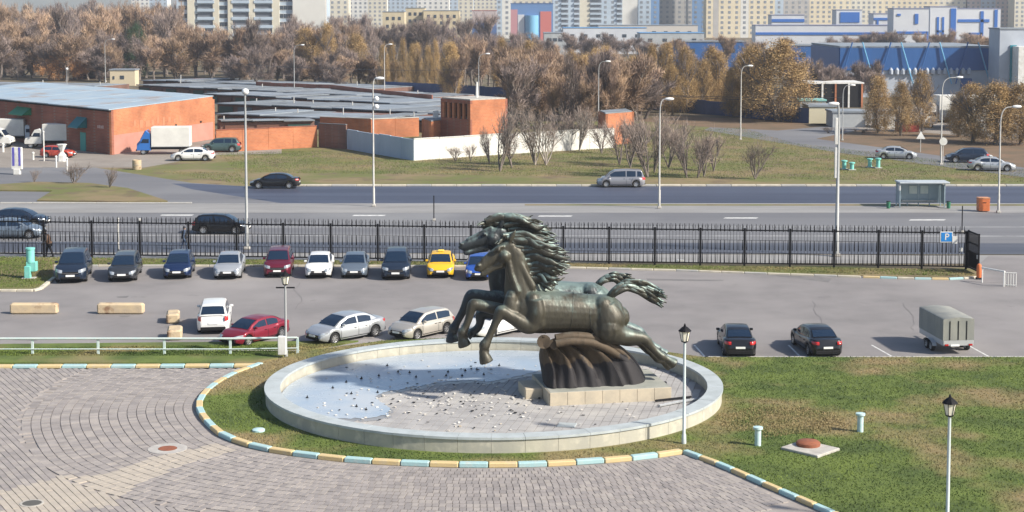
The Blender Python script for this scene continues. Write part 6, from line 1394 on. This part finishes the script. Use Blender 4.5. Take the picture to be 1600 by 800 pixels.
TM = {'bare': tree_mat('bare_twigs', (0.29, 0.225, 0.19), (0.18, 0.145, 0.14)), 'brown': tree_mat('brown_twigs', (0.40, 0.28, 0.185), (0.27, 0.19, 0.145)), 'ochre': tree_mat('ochre_leaves', (0.45, 0.305, 0.14), (0.30, 0.205, 0.10), .5, .2), 'orange': tree_mat('orange_leaves', (0.50, 0.26, 0.11), (0.36, 0.18, 0.08), .5), 'pine': tree_mat('pine_needles', (0.05, 0.09, 0.045), (0.03, 0.06, 0.03), .5), 'scrub': tree_mat('scrub_twigs', (0.32, 0.25, 0.21), (0.22, 0.175, 0.15))}
def tree_mesh(seed, kind):
    rg = random.Random(seed); nr = np.random.default_rng(seed); tr = MB(); tips = []
    leafy = kind in ('ochre', 'orange', 'pine')
    def grow(p, d, L, r, lev):
        n = 4; path = [p]; q = p
        for i in range(n):
            d = (d + Vector((rg.gauss(0, .10), rg.gauss(0, .10), rg.gauss(.03, .06)))).normalized(); q = q + d * (L / n); path.append(q)
        tr.tube(path, [r * (1 - .45 * i / n) for i in range(n + 1)], 6 if lev < 2 else 4, cap=False)
        if lev >= 1: tips.extend([path[2], path[3]])
        if lev >= 3: tips.append(q); return
        k = {0: 9, 1: 4, 2: 3}[lev]
        for i in range(k):
            f = rg.uniform(.3, 1.0) if lev else rg.uniform(.14, 1.0); b_ = path[min(n, int(f * n))]; a = rg.uniform(0, 6.283)
            sp_ = rg.uniform(.32, .66) if kind in ('bare', 'brown', 'scrub') else (rg.uniform(.45, .85) if kind == 'orange' else rg.uniform(.25, .5))
            nd = (d * (1 - sp_ * .6) + Vector((math.cos(a) * sp_, math.sin(a) * sp_, rg.uniform(.1, .5)))).normalized()
            grow(b_, nd, L * rg.uniform(.42, .66), r * .5, lev + 1)
    if kind == 'scrub':
        for i in range(5):
            a = rg.uniform(0, 6.28); grow(Vector((0, 0, 0)), Vector((math.cos(a) * .35, math.sin(a) * .35, 1)).normalized(), .42, .010, 1)
    else:
        grow(Vector((0, 0, 0)), Vector((0, 0, 1)), .62, .022 if kind != 'ochre' else .02, 0)
    T = np.array([tuple(t) for t in tips]); zmax = T[:, 2].max(); 
    if leafy:
        # ovoid crown filled in clumps round the branch tips
        N = 24000; sz = nr.uniform(.0035, .008, N)[:, None]; K = 190
        zz = nr.uniform(.10, 1.0, K); rr = (.23 if kind == 'ochre' else .36) * np.clip(np.minimum((zz - .02) / .22, 1) * np.sqrt(np.clip(1.02 - zz, 0, 1)) * 1.25, .03, 1); th_ = nr.uniform(0, 6.28, K); q_ = np.sqrt(nr.uniform(.15, 1, K)) * nr.uniform(.8, 1.15, K)
        cl = np.stack([np.cos(th_) * rr * q_, np.sin(th_) * rr * q_, zz], 1) * np.array([1, 1, zmax]); c = nr.integers(0, K, N); sg_ = nr.uniform(.5, 1.3, K)[c][:, None]
        P = cl[c] + nr.normal(0, 1, (N, 3)) * np.array([.032, .032, .05]) * sg_
        A_ = nr.normal(0, 1, (N, 3)); A_ /= np.linalg.norm(A_, axis=1)[:, None]; B_ = nr.normal(0, 1, (N, 3)); B_ /= np.linalg.norm(B_, axis=1)[:, None]
        V = np.stack([P - A_ * sz, P + A_ * sz, P + B_ * sz * 1.7], 1)
    else:
        N = 4000 if kind != 'scrub' else 620; c = nr.integers(0, len(T), N); P = T[c] + nr.normal(0, .022, (N, 3)); ctr = np.array([0, 0, zmax * .45]); o = P - ctr; o /= np.linalg.norm(o, axis=1)[:, None] + 1e-6
        D_ = o * .7 + nr.normal(0, .45, (N, 3)) + np.array([0, 0, .6]); D_ /= np.linalg.norm(D_, axis=1)[:, None]; ln = nr.uniform(.05, .12, N)[:, None]; w = nr.uniform(.0022, .0042, N)[:, None] * (.6 if kind == 'scrub' else 1)
        S_ = np.cross(D_, nr.normal(0, 1, (N, 3))); S_ /= np.linalg.norm(S_, axis=1)[:, None] + 1e-6; V = np.stack([P - S_ * w, P + S_ * w, P + D_ * ln], 1)
    H = V[:, :, 2].max(); V /= H; V = V.reshape(-1, 3)
    me = bpy.data.meshes.new('crown'); me.from_pydata(V.tolist(), [], np.arange(len(V)).reshape(-1, 3).tolist()); me.materials.append(TM[kind])
    tr.v = [(x / H, y / H, z / H) for x, y, z in tr.v]; tme = tr.mesh('trunk', m_bark, 60)
    rad = np.percentile(np.abs(V[:, :2]), 93); return tme, me, rad
TREES = {k: [tree_mesh(100 * i + j, k) for j in range(n)] for i, (k, n) in enumerate((('bare', 4), ('brown', 3), ('ochre', 4), ('orange', 2), ('pine', 1), ('scrub', 3)))}
rtree = random.Random(77)
def tree(px, yb, yt, kind, label, group, wpx=None, name='tree', pale=False, cat='tree'):
    p = G(px, yb); s = S(yb); H = (yb - yt) / s; tm_, cm_, rad = rtree.choice(TREES[kind]); t = thing(name, label, cat, (p.x, p.y, 0), rtree.uniform(0, 6.28), group)
    k = H; w = (wpx / 2 / s / rad) if wpx else H * rtree.uniform(.85, 1.15) * (.8 if kind == 'ochre' else 1.0); t.scale = (w, w, k)
    o = link('trunk', tm_, t)
    if pale: slot(o, m_barkp)
    link('crown', cm_, t); return t
KW = {'bare': 'bare purple grey', 'brown': 'fine twigged brown', 'ochre': 'ochre leaved', 'scrub': 'bare twiggy'}
def zone(x0, x1, b0, b1, t0, t1, n, kinds, noun, place, group, name='bare_tree', wp=(20, 30), **k):
    for i in range(n):
        x = lerp(x0, x1, (i + rtree.uniform(.1, .9)) / n); kd = rtree.choice(kinds); h = rtree.random(); w = rtree.random()
        lab = ('tall' if h > .66 else 'low' if h < .33 else 'middling') + ' ' + ('broad' if w > .5 else 'slim') + ' ' + KW[kd] + ' ' + noun + ' ' + place
        tree(x, rtree.uniform(b0, b1), lerp(t1, t0, h), kd, lab, group, lerp(wp[0], wp[1], w), name if kd != 'ochre' else 'ochre_tree', **k)
zone(-60, 290, 92, 112, -6, 28, 46, ['bare', 'bare', 'brown'], 'tree', 'deep in the wood behind the warehouse', 'trees deep in the left wood', wp=(25, 46))
zone(-80, 285, 70, 80, -8, 12, 18, ['bare', 'brown'], 'tree', 'far back in the left wood', 'trees far back in the left wood', wp=(24, 34))
zone(-40, 280, 116, 128, 40, 80, 30, ['bare', 'brown'], 'tree', 'on the wood edge behind the warehouse', 'trees on the edge of the left wood', wp=(26, 48))
zone(270, 560, 112, 124, 26, 56, 28, ['brown', 'brown', 'bare', 'ochre'], 'tree', 'before the pale blue apartment block', 'trees before the pale blue flats', wp=(26, 45))
zone(370, 610, 134, 142, 64, 92, 17, ['brown', 'bare'], 'tree', 'right behind the garages', 'trees behind the garages', wp=(29, 51))
zone(430, 760, 84, 108, 14, 50, 34, ['bare'], 'tree', 'before the yellow houses', 'trees before the yellow houses', wp=(20, 35))
zone(596, 700, 140, 146, 46, 62, 8, ['ochre'], 'poplar', 'left of the brick tower by the blue fence', 'ochre poplars by the blue fence', 'poplar_tree', wp=(14, 23))
zone(700, 830, 132, 156, 46, 76, 16, ['ochre', 'brown', 'bare'], 'tree', 'behind the brick tower', 'trees behind the brick tower', wp=(22, 39))
zone(790, 1010, 172, 205, 66, 118, 34, ['bare', 'brown', 'brown'], 'tree', 'close behind the white wall', 'bare trees behind the white wall', wp=(32, 56))
zone(800, 960, 150, 165, 60, 84, 14, ['brown', 'ochre'], 'tree', 'in the second row behind the white wall', 'tall trees behind the white wall', wp=(23, 37))
zone(940, 1180, 168, 182, 56, 96, 16, ['ochre'], 'tree', 'in the row along the blue fence', 'ochre trees along the blue fence', 'ochre_tree', wp=(23, 39))
tree(1216, 190, 52, 'ochre', 'largest ochre tree, broad and tall beside the depot', None, 88, 'ochre_tree'); tree(1176, 184, 58, 'ochre', 'tall dark ochre tree touching the largest ochre tree', None, 50, 'ochre_tree'); tree(1146, 184, 112, 'ochre', 'small ochre tree beside the street lamp in the ochre row', None, 30, 'ochre_tree')
zone(690, 1000, 84, 104, 46, 64, 24, ['bare'], 'tree', 'before the striped pale blue flats', 'trees before the striped flats', wp=(17, 31)); zone(1000, 1240, 82, 120, 48, 72, 20, ['bare', 'brown'], 'tree', 'below the yellow flats', 'trees below the yellow flats', wp=(17, 31))
zone(1238, 1370, 156, 165, 80, 112, 15, ['bare'], 'tree', 'in front of the blue hall', 'bare trees before the blue hall', wp=(22, 35)); zone(1290, 1570, 86, 100, 40, 62, 22, ['bare', 'brown'], 'tree', 'in front of the white plant', 'bare trees before the plant', wp=(17, 31))
for (x, b, tp, w, lab) in ((1372, 208, 108, 36, 'slim ochre tree before the blue hall, nearest the carport'), (1407, 212, 116, 34, 'slim ochre tree between two others before the blue hall'), (1440, 206, 102, 34, 'slim pointed ochre tree before the blue hall beside the white truck'), (1520, 222, 122, 56, 'dark ochre tree by the side street with low crown'), (1556, 226, 118, 62, 'broad ochre tree by the side street beside the glazed office'), (1594, 226, 116, 58, 'ochre tree on the right edge of the side street clump'), (1498, 214, 138, 36, 'small dark tree beside the white truck')):
    tree(x, b, tp, 'ochre', lab, None, w, 'ochre_tree')
tree(213, 122, 27, 'pine', 'single dark green pine in the wood above the kiosk', None, 36, 'pine_tree'); tree(100, 126, 66, 'orange', 'round orange leaved tree beside the open shed', None, 60, 'orange_tree'); tree(120, 124, 8, 'bare', 'tall pale trunked birch standing over the open shed', None, 44, 'birch_tree', pale=True); tree(386, 126, 18, 'bare', 'tall pale birch at the garages before the apartment block, left of the pair', None, 34, 'birch_tree', pale=True); tree(396, 126, 22, 'bare', 'tall pale birch close beside the other birch before the apartment block', None, 30, 'birch_tree', pale=True)
tree(165, 128, 84, 'bare', 'leaning bare tree between the kiosk and the shed', None, 40, 'bare_tree', pale=True)
# shrubs and saplings on the field
for (x, b, tp, w, pl) in ((712, 252, 222, 22, 0), (735, 252, 220, 20, 0), (781, 268, 150, 54, 0), (836, 258, 152, 54, 1), (853, 258, 160, 46, 1), (915, 232, 150, 36, 1), (905, 236, 156, 36, 1), (968, 258, 172, 44, 0), (985, 262, 176, 44, 0), (1012, 277, 160, 60, 0), (1000, 250, 166, 44, 0), (1022, 270, 172, 44, 0), (1045, 262, 180, 42, 0), (1073, 278, 184, 44, 0), (1090, 278, 188, 46, 0), (1100, 276, 196, 36, 0), (1115, 268, 198, 36, 0), (1180, 280, 206, 40, 0), (1062, 248, 176, 46, 0), (1030, 240, 166, 40, 0), (880, 235, 156, 44, 0), (940, 240, 180, 36, 0), (800, 262, 170, 40, 0), (765, 256, 190, 30, 0)):
    sz_ = ('tall' if b - tp > 98 else 'low' if b - tp < 72 else 'middling') + (' broad ' if w >= 44 else ' slim ')
    nr_ = 'before the white wall' if x < 960 else 'between the minivan and the lamp' if x < 1035 else 'right of the median lamp'
    tree(x, b, tp, 'scrub', sz_ + ('pale stemmed bare shrub ' if pl else 'bare many stemmed shrub on the field ') + nr_, 'pale shrubs on the field' if pl else 'bare shrubs on the field', w, 'shrub', bool(pl), 'shrub')
for (x, b, tp, w, lab) in ((54, 286, 262, 16, 'low bare bush on the grass island'), (116, 288, 247, 32, 'bare sapling on the grass island beside the white post'), (171, 295, 255, 24, 'thin bare sapling near the tip of the grass island')): tree(x, b, tp, 'scrub', lab, None, w, 'sapling', False, 'sapling')
zone(1290, 1360, 205, 212, 194, 202, 4, ['scrub'], 'bush', 'on the bank of the side street', 'low bushes by the side street', 'bush', wp=(10, 20), cat='bush')
# ================================================================== overhead wires
m_wire = mat('overhead_wire', (0.05, 0.05, 0.055), .6)
for i, (a, b, lab) in enumerate((((330, 96, 330), (760, 108, 300), 'thin overhead wire before the pale blue flats'), ((760, 124, 280), (1320, 160, 240), 'thin overhead wire crossing before the ochre trees'), ((760, 130, 270), (1320, 152, 240), 'second thin overhead wire below the first before the ochre trees'))):
    p, q = AT(*a), AT(*b); path = [p.lerp(q, k / 16) - Vector((0, 0, 4 * .8 * (k / 16) * (1 - k / 16))) for k in range(17)]
    tag(MB().tube(path, .035, 4).build('overhead_wire', m_wire), lab, 'wire')
# ================================================================== autumn haze
HAZE = True
if HAZE:
    hb = MB().box((0, 1500, 38), (3400, 3300, 80)); m = bpy.data.materials.new('haze_air'); m.use_nodes = True; N = m.node_tree.nodes; N.clear(); o = N.new('ShaderNodeOutputMaterial'); v = N.new('ShaderNodeVolumePrincipled')
    v.inputs['Color'].default_value = (.85, .9, 1, 1); v.inputs['Density'].default_value = 0.0002; v.inputs['Anisotropy'].default_value = .2; m.node_tree.links.new(v.outputs[0], o.inputs['Volume'])
    hz_ = hb.build('haze', m); hz_['kind'] = 'stuff'; tag(hz_, 'thin pale autumn haze over the whole district', 'haze')
